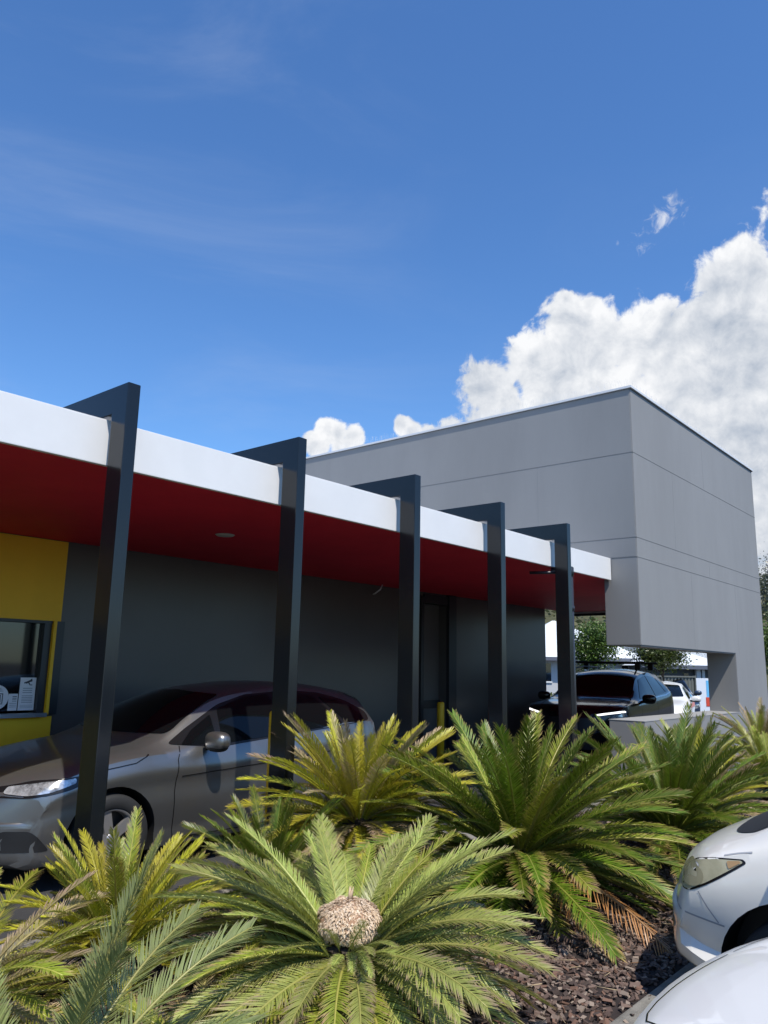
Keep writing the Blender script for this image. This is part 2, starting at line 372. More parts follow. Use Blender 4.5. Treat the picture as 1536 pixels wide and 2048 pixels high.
# small conduit hook under the soffit
bp(MB().tube([(9.52, 8.26, 2.83), (9.50, 8.20, 2.84), (9.53, 8.12, 2.90), (9.58, 8.12, 2.98)], .012, 8), 'conduit', 'cap')
# ceiling sprinkler pipe and downpipe
bp(MB().tube([(8.8, 5.0, 2.9), (8.9, 4.8, 2.9), (8.955, 4.72, 2.9)], .02, 8), 'pipe_stub', 'pipe')
dp = MB().tube([(9.03, 4.56, .1), (9.03, 4.56, 2.93)], .042, 16).tube([(9.03, 4.56, 2.42), (9.03, 4.56, 2.48)], .052, 16).tube([(9.03, 4.56, 2.86), (9.03, 4.56, 2.96)], .054, 16)
dp.box(8.99, 9.07, 4.53, 4.80, 2.93, 2.974).box(8.965, 9.09, 4.55, 4.60, 1.3, 1.33)
bp(dp, 'downpipe', 'pipe')
# portal frames
pf = MB()
y0, y1, zb, zt = 4.50, 4.68, 3.31, 3.505
out = [(y0, 0), (y0, zt), (6.6, zt), (6.6, zb), (y1, zb), (y1, 0)]
for xx in (0, .09): pass
pf.add([(x, y, z) for x in (0, .092) for y, z in out], [(0, 5, 4, 1), (1, 4, 3, 2), (7, 10, 11, 6), (8, 9, 10, 7)] + [(i, (i+1) % 6, (i+1) % 6+6, i+6) for i in range(6)])
pm = pf.mesh('portal_frame', 'post', bevel=.007)
bp0 = MB().box(-.05, .142, 4.44, 4.74, .10, .115)
bm0 = bp0.mesh('base_plate', 'post')
for i, xr in enumerate((2.755, 4.315, 5.855, 7.40, 8.965)):
    o = link('portal_frame', pm, B, group='dark steel portal frames hung over the canopy'); o.location = (xr-.092, -8.28, 0)
    q = link('base_plate', bm0, o)
# grey box: upper volume and the C-shaped blade under it
YB, XL, XR_, XP, ZT = 4.36, 10.72, 16.88, 14.99, 5.80
t = MB()
t.add([(XL, YB, 0), (XL, YB, 1.02), (XP, YB, 1.02), (XP, YB, 2.05), (XL, YB, 2.05), (XL, YB, ZT), (XR_, YB, ZT), (XR_, YB, 0)] +
      [(x, 4.87, z) for x, z in ((XL, 0), (XL, 1.02), (XP, 1.02), (XP, 2.05), (XL, 2.05), (XL, ZT), (XR_, ZT), (XR_, 0))],
      [(0, 7, 2, 1), (2, 7, 6, 3), (3, 6, 5, 4), (8, 9, 10, 15), (10, 11, 14, 15), (11, 12, 13, 14)] +
      [(a, (a+1) % 8, (a+1) % 8+8, a+8) for a in range(8)])
bmt = bmesh.new(); me = t.mesh('grey_box', ['box_paint', 'joint']); bmt.from_mesh(me); bmesh.ops.recalc_face_normals(bmt, faces=bmt.faces)
bmesh.ops.bevel(bmt, geom=[e for e in bmt.edges if e.calc_face_angle(0) > .5], offset=.008, segments=2, affect='EDGES'); bmt.to_mesh(me); bmt.free()
tw = link('grey_box', me, B); me.transform(INV)
u = MB().box(XL-.002, XR_-.001, YB+.02, 12.6, 3.30, ZT-.002, 0)
jw, pr = .007, .0025
for z in (4.83, 3.575, 3.29):
    u.box(XL-pr, XR_+pr, YB-pr, YB+.01, z-jw/2, z+jw/2, 1)
    if z > 3.3: u.box(XL-pr-.002, XL+.02, YB+.01, 12.6, z-jw/2, z+jw/2, 1)
    else: u.box(XL-pr, XL+.02, YB+.01, 4.74, z-jw/2, z+jw/2, 1)
jv = .003
for x, z0, z1 in ((13.79, 4.83, ZT), (12.27, 3.575, 4.83), (13.83, 3.29, 3.575), (15.2, 2.0, 3.29), (12.9, 2.05, 3.29)): u.box(x-jv/2, x+jv/2, YB-.001, YB+.01, z0, z1, 2)
for yv, z0, z1 in ((5.92, 3.575, 4.83), (10.5, 4.83, ZT), (8.2, 3.575, 4.83)): u.box(XL-.003, XL+.02, yv-jv/2, yv+jv/2, z0, z1, 2)
bp(u, 'upper_cladding', ['box_paint', 'joint', 'joint_faint'])
bp(MB().box(XL-.03, XR_+.03, YB-.03, 12.65, ZT+.008, ZT+.04, 0).box(XL-.012, XR_+.012, YB-.012, 12.62, ZT-.006, ZT+.008, 1), 'parapet_capping', ['cap', 'joint'])
bp(MB().box(XL-.004, XP-.004, YB-.004, 4.876, 1.02, 1.028), 'sill_cap', 'sill_coping')
bp(MB().box(XL+.02, XP-.02, YB+.012, YB+.03, 2.035, 2.052), 'drip_edge', 'joint')
sp = MB(); rs = random.Random(3)
def spike(x, y): sp.tube([(x, y, ZT+.05), (x+rs.uniform(-.045, .045), y+rs.uniform(-.045, .045), ZT+.15+rs.uniform(0, .03))], .0011, 4, caps=False)
k = 0
while YB+.05+k*.033 < 12.6: spike(XL+.02, YB+.05+k*.033); k += 1
k = 0
while XL+.05+k*.05 < XR_: spike(XL+.05+k*.05, YB+.04); k += 1
bp(sp, 'bird_spikes', 'cap', kind='stuff')

# ------------------------------------------------------------------ bollards
def bollard(x, y, z0, h, label):
    o = MB().lathe([(0, 0), (.062, 0), (.062, h-.03), (.055, h-.01), (.03, h), (0, h)], 28, 'z').build('bollard', 'yellow', label=label, cat='bollard', group='yellow steel bollards beside the drive lane')
    o.location = (x, y, z0); return o
bollard(11.02, 8.0, LANE_Z, 1.07, 'yellow steel bollard in front of the dark doorway')
bollard(4.555, 4.98, LANE_Z, 1.25, 'yellow steel bollard half hidden behind the second dark frame')

# ------------------------------------------------------------------ cars
def interp(pts):
    xs_, ys_ = zip(*pts)
    xs_, ys_ = np.array(xs_, float), np.array(ys_, float)
    h = np.diff(xs_); dl = np.diff(ys_)/h; m = np.zeros(len(xs_)); m[0] = dl[0]; m[-1] = dl[-1]
    for i in range(1, len(xs_)-1):
        m[i] = 0 if dl[i-1]*dl[i] <= 0 else 3*(h[i-1]+h[i])/((2*h[i]+h[i-1])/dl[i-1]+(h[i]+2*h[i-1])/dl[i])
    def f(x):
        x = min(max(x, xs_[0]), xs_[-1]); i = int(min(np.searchsorted(xs_, x, 'right')-1, len(xs_)-2)); s = (x-xs_[i])/h[i]
        return float((2*s**3-3*s*s+1)*ys_[i] + (s**3-2*s*s+s)*h[i]*m[i] + (-2*s**3+3*s*s)*ys_[i+1] + (s**3-s*s)*h[i]*m[i+1])
    return f
def car_body(sp_):
    L = sp_['L']; zt, zs, zb_, wb, wt = (interp(sp_[k]) for k in ('zt', 'zs', 'zb', 'wb', 'wt'))
    rf, rr, fl, fp = sp_.get('rf', .28), sp_.get('rr', .2), sp_.get('fl', .95), sp_.get('fp', 1.6); bulge = sp_.get('bulge', .05)
    st_ = sorted(set([round(L*(.5-.5*math.cos(math.pi*i/24)), 3) for i in range(25)] + [round(i*L/60, 3) for i in range(61)]))
    rings = []
    for x in st_:
        T, Zs, Zb, Wb, Wt = zt(x), zs(x), zb_(x), wb(x), wt(x)
        Zs = min(Zs, T-.012); cr = min(.07, (T-Zs)*.4); Ze = T-cr
        half = [(0, Zb), (Wb*.55, Zb), (Wb*.86, Zb), (Wb*.945, Zb+.03), (Wb*.968, Zb+.08)]
        zl = Zb+.14
        for k in range(13):
            v = k/12; z = zl + (Zs-zl)*v
            y = Wb*(1 - bulge*abs(v-.62)**1.7*2.2)
            if .78 < v: y -= Wb*.012*(v-.78)/.22
            y += sp_.get('crease', 0)*(math.exp(-((v-.80)/.07)**2) - .9*math.exp(-((v-.58)/.14)**2))
            half.append((y, z))
        ys = half[-1][0]
        for k in range(1, 7):
            v = k/6; half.append((ys*.985+(Wt-ys*.985)*(v**1.15), Zs+.008+(Ze-Zs-.008)*v))
        for k in range(1, 7):
            v = k/6; y = Wt*(1-v); half.append((y, Ze + cr*(1-(1-v)**2.2)))
        ring = half + [(-y, z) for (y, z) in reversed(half[1:-1])]
        fr_ = max(0, 1-x/fl)**fp*rf; re_ = max(0, 1-(L-x)/.8)**1.6*rr
        rings.append([(x + (fr_-re_)*(abs(y)/max(Wb, .01))**2.4, y, z) for y, z in ring])
    n = len(rings[0]); vs = []; fs = []
    def cap(ring, s, dx):
        cy = sum(p[2] for p in ring)/n; xc = ring[0][0]; return [(xc+(p[0]-xc)*s**2.4+dx, p[1]*s, cy+(p[2]-cy)*s) for p in ring]
    allr = [cap(rings[0], .5, -.03), cap(rings[0], .85, -.022), cap(rings[0], .96, -.010)] + rings + [cap(rings[-1], .96, .01), cap(rings[-1], .85, .02), cap(rings[-1], .5, .025)]
    for r_ in allr: vs += r_
    for i in range(len(allr)-1):
        for k in range(n): fs.append((i*n+k, (i+1)*n+k, (i+1)*n+(k+1) % n, i*n+(k+1) % n))
    fs.append(tuple(range(n))); fs.append(tuple((len(allr)-1)*n+k for k in range(n-1, -1, -1)))
    me = bpy.data.meshes.new('body'); me.from_pydata(vs, [], fs); me.materials.append(M[sp_['paint']]); me.materials.append(M['black_plastic'])
    bm = bmesh.new(); bm.from_mesh(me); bmesh.ops.recalc_face_normals(bm, faces=bm.faces); bm.to_mesh(me)
    full = BVHTree.FromBMesh(bm); bm.free()
    # wheel arches, cut for real
    ob = bpy.data.objects.new('tmp', me); COL.objects.link(ob)
    cuts = []
    for wx in sp_['axles']:
        for s in (-1, 1):
            c = MB(); ra = sp_['wr']+sp_.get('gap', .06)
            Y0, Y1 = sorted((s*(sp_['W']/2-.32), s*(sp_['W']/2+.3)))
            vs = []; nn = 40
            for yy in (Y0, Y1):
                for k in range(nn): vs.append((wx+ra*math.cos(2*math.pi*k/nn), yy, sp_['wr']+.0+ra*math.sin(2*math.pi*k/nn)*1.0))
            c.add(vs, [(k, (k+1) % nn, nn+(k+1) % nn, nn+k) for k in range(nn)] + [tuple(range(nn-1, -1, -1)), tuple(range(nn, 2*nn))])
            cm = c.mesh('cut', 'black_plastic'); b2 = bmesh.new(); b2.from_mesh(cm); bmesh.ops.recalc_face_normals(b2, faces=b2.faces); b2.to_mesh(cm); b2.free()
            co = bpy.data.objects.new('cut', cm); COL.objects.link(co); cuts.append(co)
            md = ob.modifiers.new('b', 'BOOLEAN'); md.operation = 'DIFFERENCE'; md.object = co; md.solver = 'EXACT'
    bpy.context.view_layer.update()
    dg = bpy.context.evaluated_depsgraph_get(); new = bpy.data.meshes.new_from_object(ob.evaluated_get(dg))
    for c in cuts: bpy.data.objects.remove(c)
    bpy.data.objects.remove(ob)
    new.materials.clear(); new.materials.append(M[sp_['paint']]); new.materials.append(M['black_plastic'])
    for p in new.polygons:
        c = p.center; inside = False
        for wx in sp_['axles']:
            dd = math.hypot(c.x-wx, c.z-sp_['wr']); 
            if dd < sp_['wr']+sp_.get('gap', .06)+.004 and abs(c.y) < sp_['W']/2-.005 and dd < 9:
                if abs(dd-(sp_['wr']+sp_.get('gap', .06))) < .012 and abs(p.normal.y) < .5 or abs(abs(c.y)-(sp_['W']/2-.32)) < .01: inside = True
        p.material_index = 1 if inside or (abs(p.normal.z+1) < .1 and c.z < .4) else 0
        p.use_smooth = True
    bm = bmesh.new(); bm.from_mesh(new)
    for e in bm.edges:
        if len(e.link_faces) == 2 and e.calc_face_angle(0) > R(38): e.smooth = False
    bm.to_mesh(new); bm.free(); new.name = 'body'
    return new, full
def rounded(poly, r=.04, n=4):
    out = []; m = len(poly)
    for i in range(m):
        p0, p, p1 = Vector(poly[i-1]), Vector(poly[i]), Vector(poly[(i+1) % m])
        a, b_ = (p0-p), (p1-p); ra = min(r, a.length*.45, b_.length*.45)
        A, C_ = p+a.normalized()*ra, p+b_.normalized()*ra
        for k in range(n+1):
            t_ = k/n; out.append(A*(1-t_)**2 + p*2*t_*(1-t_) + C_*t_*t_)
    return out
def decal(bvh, poly, view, off=.004, r=.04, step=.05, side=-1, dirv=None):
    """a panel cut to `poly` and laid on the body surface; view 'side': poly=(x,z); 'front': (y,z); 'rear': (y,z); 'top': (x,y)"""
    pts = rounded(poly, r) if r else [Vector(p) for p in poly]
    bm = bmesh.new(); vv = [bm.verts.new((p.x, p.y, 0)) for p in pts]; bm.faces.new(vv)
    x0, x1 = min(p.x for p in pts), max(p.x for p in pts); y0_, y1_ = min(p.y for p in pts), max(p.y for p in pts)
    for ax, lo, hi in ((0, x0, x1), (1, y0_, y1_)):
        c = lo+step
        while c < hi:
            pc = (c, 0, 0) if ax == 0 else (0, c, 0); pn = (1, 0, 0) if ax == 0 else (0, 1, 0)
            bmesh.ops.bisect_plane(bm, geom=bm.verts[:]+bm.edges[:]+bm.faces[:], plane_co=pc, plane_no=pn, dist=1e-5); c += step
    bad = []
    for v in bm.verts:
        a, b_ = v.co.x, v.co.y
        if view == 'side': o, dr = Vector((a, side*3, b_)), Vector((0, -side, 0))
        elif view == 'front': o, dr = Vector((-2, a, b_)), Vector((1, 0, 0))
        elif view == 'rear': o, dr = Vector((8, a, b_)), Vector((-1, 0, 0))
        else: o, dr = Vector((a, b_, 4)), Vector((0, 0, -1))
        h, nrm, _, _ = bvh.ray_cast(o, dr)
        if h is None: bad.append(v); continue
        if nrm.dot(dr) > 0: nrm = -nrm
        v.co = h + nrm*off
    if bad: bmesh.ops.delete(bm, geom=bad, context='VERTS')
    bmesh.ops.recalc_face_normals(bm, faces=bm.faces)
    nm = sum((f.normal*f.calc_area() for f in bm.faces), Vector())
    want = {'side': Vector((0, side, 0)), 'front': Vector((-1, 0, .2)), 'rear': Vector((1, 0, .2)), 'top': Vector((0, 0, 1))}[view]
    if nm.dot(want) < 0: bmesh.ops.reverse_faces(bm, faces=bm.faces)
    me = bpy.data.meshes.new('panel'); bm.to_mesh(me); bm.free()
    for p in me.polygons: p.use_smooth = True
    return me
def path_poly(path, w_):
    """thin band along a path, as a polygon"""
    l, r_ = [], []
    for i, p in enumerate(path):
        a = Vector(path[max(i-1, 0)]); c = Vector(path[min(i+1, len(path)-1)]); d_ = (c-a).normalized(); nn = Vector((-d_.y, d_.x))*w_/2
        l.append(Vector(p)+nn); r_.append(Vector(p)-nn)
    return l + r_[::-1]
def wheel_meshes(wr, tw_, style):
    ri = wr*.66
    ty = MB().lathe([(ri, -tw_/2+.01), (ri+.012, -tw_/2-.004), (wr*.93, -tw_/2-.006), (wr*.985, -tw_/2+.012), (wr, -tw_/2+.035), (wr, tw_/2-.035), (wr*.985, tw_/2-.01), (wr*.9, tw_/2), (ri, tw_/2-.01)], 56)
    tm = ty.mesh('tyre', 'rubber')
    rm = MB().lathe([(ri*1.01, -tw_/2+.004), (ri*.96, -tw_/2+.004), (ri*.93, -tw_/2+.03), (ri*.92, tw_/2-.02)], 56)
    rm.lathe([(0, -tw_/2+.016), (ri*.16, -tw_/2+.016), (ri*.2, -tw_/2+.03), (ri*.2, 0)], 24)
    rm.lathe([(0, .0), (ri*.93, .0)], 40, 'y', 1)
    ns = {'five': 5, 'ten': 10, 'seven': 7}[style]
    for k in range(ns):
        a = 2*math.pi*k/ns + .3; ca, sa = math.cos(a), math.sin(a); w1, w2 = (.16*ri, .20*ri) if ns < 8 else (.09*ri, .07*ri)
        v = []
        for (rr_, ww, yy) in ((ri*.15, w1, -tw_/2+.02), (ri*.95, w2, -tw_/2+.012)):
            for s, dy in ((-1, .0), (1, .0), (1, .03), (-1, .03)): v.append((rr_*ca-s*ww*sa, yy+dy, rr_*sa+s*ww*ca))
        rm.add(v, [(0, 1, 5, 4), (1, 2, 6, 5), (2, 3, 7, 6), (3, 0, 4, 7), (0, 3, 2, 1), (4, 5, 6, 7)], 0)
    return tm, rm.mesh('rim', ['rim', 'black_plastic'])
def ellipsoid(c, r_, n=16, mi=0, pw=1.0):
    vs, fs = [], []
    for i in range(n+1):
        th = math.pi*i/n
        for k in range(n*2):
            ph = math.pi*k/n
            f = lambda v: math.copysign(abs(v)**pw, v)
            vs.append((c[0]+r_[0]*f(math.sin(th)*math.cos(ph)), c[1]+r_[1]*f(math.sin(th)*math.sin(ph)), c[2]+r_[2]*f(math.cos(th))))
    m = n*2
    for i in range(n):
        for k in range(m): fs.append((i*m+k, (i+1)*m+k, (i+1)*m+(k+1) % m, i*m+(k+1) % m))
    return vs, fs
def make_car(spec, name, loc, rz, label, cat='car', group=None):
    car = empty(name, loc, rz, label=label, cat=cat, group=group)
    me, bvh = car_body(spec)
    body = link('body', me, car)
    def put(nm, meh, mt, par=None, **kw):
        meh.materials.append(M[mt]); meh.name = nm; return link(nm, meh, par or car, **kw)
    for f in spec['parts']:
        nm, view, poly, mt = f[:4]; kw = dict(f[4]) if len(f) > 4 else {}
        off, r_, sides, sub = kw.get('off', .004), kw.get('r', .04), kw.get('sides', (-1, 1)), kw.get('sub', ())
        for s in (sides if view == 'side' else (1,)):
            p_ = poly
            o = put(nm, decal(bvh, p_, view, off, r_, kw.get('step', .05), s), mt, body if kw.get('body') else None)
            for g_ in sub:
                put(g_[0], decal(bvh, g_[2], view, g_[4] if len(g_) > 4 else off+.004, g_[5] if len(g_) > 5 else .02, .04, s), g_[3], o)
        if kw.get('mirror') and view in ('front', 'rear', 'top'):
            p_ = [(-a, c) for a, c in reversed(poly)] if view != 'top' else [(a, -c) for a, c in reversed(poly)]
            o = put(nm, decal(bvh, p_, view, off, r_), mt, body if kw.get('body') else None)
            for g_ in sub:
                q = [(-a, c) for a, c in reversed(g_[2])] if view != 'top' else [(a, -c) for a, c in reversed(g_[2])]
                put(g_[0], decal(bvh, q, view, g_[4] if len(g_) > 4 else off+.004, .02, .04), g_[3], o)
    tm, rm = wheel_meshes(spec['wr'], .2, spec.get('rimstyle', 'five'))
    for wx in spec['axles']:
        for s in (-1, 1):
            we_ = bpy.data.objects.new('wheel', None); COL.objects.link(we_); we_.parent = car; we_.empty_display_size = .1
            we_.location = (wx, s*(spec['W']/2-.125), spec['wr']); we_.rotation_euler = (0, .3*s, 0 if s < 0 else math.pi)
            link('tyre', tm, we_); link('rim', rm, we_)
    # mirrors
    if 'mirror' in spec:
        mx_, mz = spec['mirror']
        for s in (-1, 1):
            h, _, _, _ = bvh.ray_cast(Vector((mx_, s*3, mz-.06)), Vector((0, -s, 0)))
            yb = h.y if h else s*.8
            mm = MB(); v, f = ellipsoid((mx_+.01, yb+s*.155, mz), (.075, .125, .075), 14, 0, .75); mm.add(v, f, 0, None, True)
            v, f = ellipsoid((mx_+.012, yb+s*.15, mz-.035), (.066, .116, .055), 12, 1, .8); mm.add(v, f, 1, None, True)
            mm.tube([(mx_+.01, yb-s*.03, mz-.07), (mx_+.01, yb+s*.07, mz-.05)], .026, 8, 1)
            mm.build('wing_mirror', [spec['paint'], 'black_plastic'], car)
    return car, body, bvh

def seams(lines, w_=.008): return [('door_seam', 'side', path_poly(l, w_), 'trim', dict(r=0, off=.003, body=True, step=.03)) for l in lines]

# silver hatchback in the drive lane, nose to the left
silver = dict(L=4.34, W=1.77, paint='silver', axles=(.92, 3.57), wr=.318, gap=.055, rimstyle='five', mirror=(1.74, .99), rf=.34, fp=1.35,
    zt=[(0, .50), (.03, .64), (.10, .72), (.3, .81), (.7, .90), (1.1, .965), (1.22, .985), (1.30, 1.03), (2.02, 1.375), (2.25, 1.42), (2.8, 1.46), (3.4, 1.44), (3.9, 1.385), (4.12, 1.34), (4.19, 1.28), (4.27, 1.08), (4.32, .88), (4.34, .62)],
    zs=[(0, .49), (.1, .68), (.3, .76), (.8, .85), (1.3, .90), (1.9, .905), (2.7, .98), (3.6, 1.06), (4.0, 1.06), (4.34, .60)],
    zb=[(0, .22), (.2, .17), (.8, .17), (3.8, .18), (4.34, .30)],
    wb=[(0, .78), (.1, .84), (.8, .872), (1.5, .885), (3.3, .885), (3.8, .86), (4.15, .80), (4.34, .70)], crease=.016,
    wt=[(0, .52), (.3, .66), (.8, .72), (1.2, .72), (2.0, .585), (2.6, .555), (3.4, .52), (3.9, .455), (4.15, .43), (4.34, .45)],
    parts=[
     ('window_surround', 'side', [(1.40, .965), (1.62, 1.08), (2.02, 1.265), (2.35, 1.345), (2.9, 1.375), (3.35, 1.35), (3.72, 1.27), (3.93, 1.16), (3.88, 1.075), (3.3, 1.03), (2.6, .975), (1.9, .92)], 'trim', dict(off=.003, r=.05)),
     ('side_window', 'side', [(1.93, .945), (1.99, 1.225), (2.32, 1.322), (2.63, 1.345), (2.66, .992)], 'glass', dict(off=.007, r=.03)),
     ('side_window', 'side', [(2.74, 1.0), (2.71, 1.348), (3.0, 1.345), (3.22, 1.325), (3.42, 1.055)], 'glass', dict(off=.007, r=.03)),
     ('quarter_window', 'side', [(3.48, 1.062), (3.30, 1.315), (3.55, 1.275), (3.72, 1.20), (3.80, 1.09)], 'glass', dict(off=.007, r=.03)),
     ('quarter_window', 'side', [(1.52, .955), (1.66, 1.06), (1.90, 1.18), (1.875, .945)], 'glass', dict(off=.007, r=.02)),
     ('windscreen', 'front', [(-.70, 1.04), (-.60, 1.24), (-.52, 1.345), (0, 1.375), (.52, 1.345), (.60, 1.24), (.70, 1.04), (0, 1.03)], 'glass', dict(off=.005, r=.05)),
     ('rear_window', 'rear', [(-.55, 1.08), (-.46, 1.33), (.46, 1.33), (.55, 1.08)], 'glass', dict(off=.005)),
     ('headlight', 'side', [(.135, .655), (.18, .715), (.36, .765), (.66, .795), (.655, .735), (.55, .70), (.3, .655)], 'trim', dict(off=.004, r=.03,
         sub=(('lamp', 0, [(.20, .68), (.24, .725), (.40, .755), (.60, .78), (.60, .745), (.45, .70), (.3, .67)], 'lens_clear', .008),))),
     ('grille', 'front', [(-.42, .60), (-.40, .69), (.40, .69), (.42, .60), (.34, .57), (-.34, .57)], 'black_plastic', dict(off=.004, r=.03)),
     ('lower_grille', 'front', [(-.45, .28), (-.36, .42), (.36, .42), (.45, .28)], 'black_plastic', dict(off=.004, r=.03)),
     ('fog_lamp', 'side', [(.16, .30), (.18, .44), (.33, .44), (.46, .30)], 'black_plastic', dict(off=.004, r=.03)),
     ('tail_light', 'side', [(3.98, .98), (4.02, 1.10), (4.16, 1.05), (4.30, .88), (4.22, .80)], 'lens_red', dict(off=.004, r=.03)),
     ('door_handle', 'side', [(2.42, .80), (2.42, .835), (2.62, .84), (2.62, .805)], 'silver', dict(off=.022, r=.012, step=.03)),
     ('door_handle', 'side', [(3.28, .85), (3.28, .885), (3.48, .89), (3.48, .855)], 'silver', dict(off=.022, r=.012, step=.03)),
    ] + seams([[(1.46, .25), (1.44, .6), (1.46, .85), (1.50, .95)], [(2.70, .24), (2.70, .6), (2.70, .98)], [(3.72, 1.05), (3.66, .8), (3.5, .62), (3.28, .5), (3.22, .24)], [(1.46, .25), (2.7, .24), (3.22, .25)],
               [(.70, .805), (.92, .83), (1.08, .85), (1.20, .905)], [(.62, .70), (.66, .60)], [(1.5, .72), (2.4, .76), (3.6, .83)]]))
car1, body1, bvh1 = make_car(silver, 'parked_hatchback', (2.54, 6.39, LANE_Z), 0, 'silver grey hatchback waiting in the drive lane under the red canopy', group='cars around the drive lane')
MB().tube([(3.32, 0, 1.44), (3.34, 0, 1.475)], .018, 8).tube([(3.33, 0, 1.47), (3.55, 0, 1.62)], [.007, .003], 6).build('antenna', 'black_plastic', car1)
hd = MB()   # chrome edge of the bonnet
# black SUV further along
suvp = dict(L=4.35, W=1.83, paint='black_car', axles=(.88, 3.5), wr=.345, gap=.06, rimstyle='five', mirror=(1.55, 1.10), rf=.30,
    zt=[(0, .62), (.03, .80), (.12, .93), (.35, 1.01), (.8, 1.06), (1.15, 1.09), (1.25, 1.12), (1.95, 1.50), (2.2, 1.57), (2.9, 1.62), (3.6, 1.59), (3.95, 1.53), (4.2, 1.2), (4.3, 1.0), (4.35, .72)],
    zs=[(0, .60), (.1, .86), (.4, .96), (1.2, 1.02), (2.0, 1.03), (3.2, 1.10), (3.9, 1.15), (4.35, .70)],
    zb=[(0, .26), (.3, .22), (3.9, .24), (4.35, .34)],
    wb=[(0, .74), (.06, .82), (.25, .87), (.8, .905), (3.6, .91), (4.1, .86), (4.35, .76)],
    wt=[(0, .6), (.3, .7), (1.2, .76), (2.0, .66), (2.6, .63), (3.8, .58), (4.35, .55)],
    parts=[
     ('windscreen', 'front', [(-.74, 1.15), (-.62, 1.47), (0, 1.50), (.62, 1.47), (.74, 1.15), (0, 1.13)], 'glass', dict(off=.004, r=.05)),
     ('side_window', 'side', [(1.62, 1.09), (2.05, 1.42), (2.52, 1.49), (2.56, 1.12)], 'glass', dict(off=.006, r=.03)),
     ('side_window', 'side', [(2.63, 1.125), (2.60, 1.495), (3.2, 1.47), (3.36, 1.17)], 'glass', dict(off=.006, r=.03)),
     ('quarter_window', 'side', [(3.43, 1.18), (3.30, 1.46), (3.6, 1.41), (3.8, 1.22)], 'glass', dict(off=.006, r=.03)),
     ('chrome_strip', 'side', path_poly([(1.5, 1.05), (2.4, 1.09), (3.3, 1.13), (3.8, 1.19)], .02), 'steel', dict(off=.006, r=0)),
     ('grille', 'front', [(-.50, .55), (-.58, .80), (.58, .80), (.50, .55)], 'black_plastic', dict(off=.004, r=.03)),
     ('headlight', 'front', [(.52, .835), (.50, .86), (.87, .92), (.88, .89)], 'drl', dict(off=.006, r=.01, mirror=True)),
     ('headlight', 'side', [(.24, .68), (.24, .82), (.62, .93), (.6, .82)], 'lens_clear', dict(off=.004, r=.03)),
     ('lower_grille', 'front', [(-.6, .3), (-.5, .45), (.5, .45), (.6, .3)], 'black_plastic', dict(off=.004, r=.03)),
     ('rear_window', 'rear', [(-.55, 1.2), (-.46, 1.48), (.46, 1.48), (.55, 1.2)], 'glass', dict(off=.005)),
     ('tail_light', 'side', [(4.0, .95), (4.05, 1.1), (4.3, 1.0), (4.28, .9)], 'lens_red', dict(off=.004, r=.03)),
     ('bonnet_crease', 'top', path_poly([(.14, .52), (.5, .60), (1.15, .66)], .012), 'trim', dict(r=0, mirror=True, off=.002)),
    ] + seams([[(1.5, .3), (1.46, .7), (1.55, 1.06)], [(2.6, .3), (2.6, .7), (2.6, 1.1)], [(3.6, 1.1), (3.45, .75), (3.2, .55), (3.15, .3)]]))
car2, body2, bvh2 = make_car(suvp, 'black_suv', (12.76, 6.60, LANE_Z), R(7), 'glossy black SUV with roof bars and lit daytime lamps driving toward the canopy', group='cars around the drive lane')
car2.scale = (1.04, 1.0, 1.045)
for s in (-1, 1):
    MB().tube([(1.95, s*.66, 1.52), (2.1, s*.655, 1.60), (2.8, s*.64, 1.655), (3.6, s*.61, 1.64), (3.8, s*.60, 1.58)], .016, 8).build('roof_rail', 'black_plastic', car2)
for x in (2.15, 3.05):
    c = MB(); c.tube([(x, -.80, 1.73), (x, .80, 1.73)], .02, 8)
    for s in (-1, 1): c.box(x-.05, x+.05, s*.67-.05, s*.67+.05, 1.60, 1.745)
    c.build('roof_bar', 'black_plastic', car2)

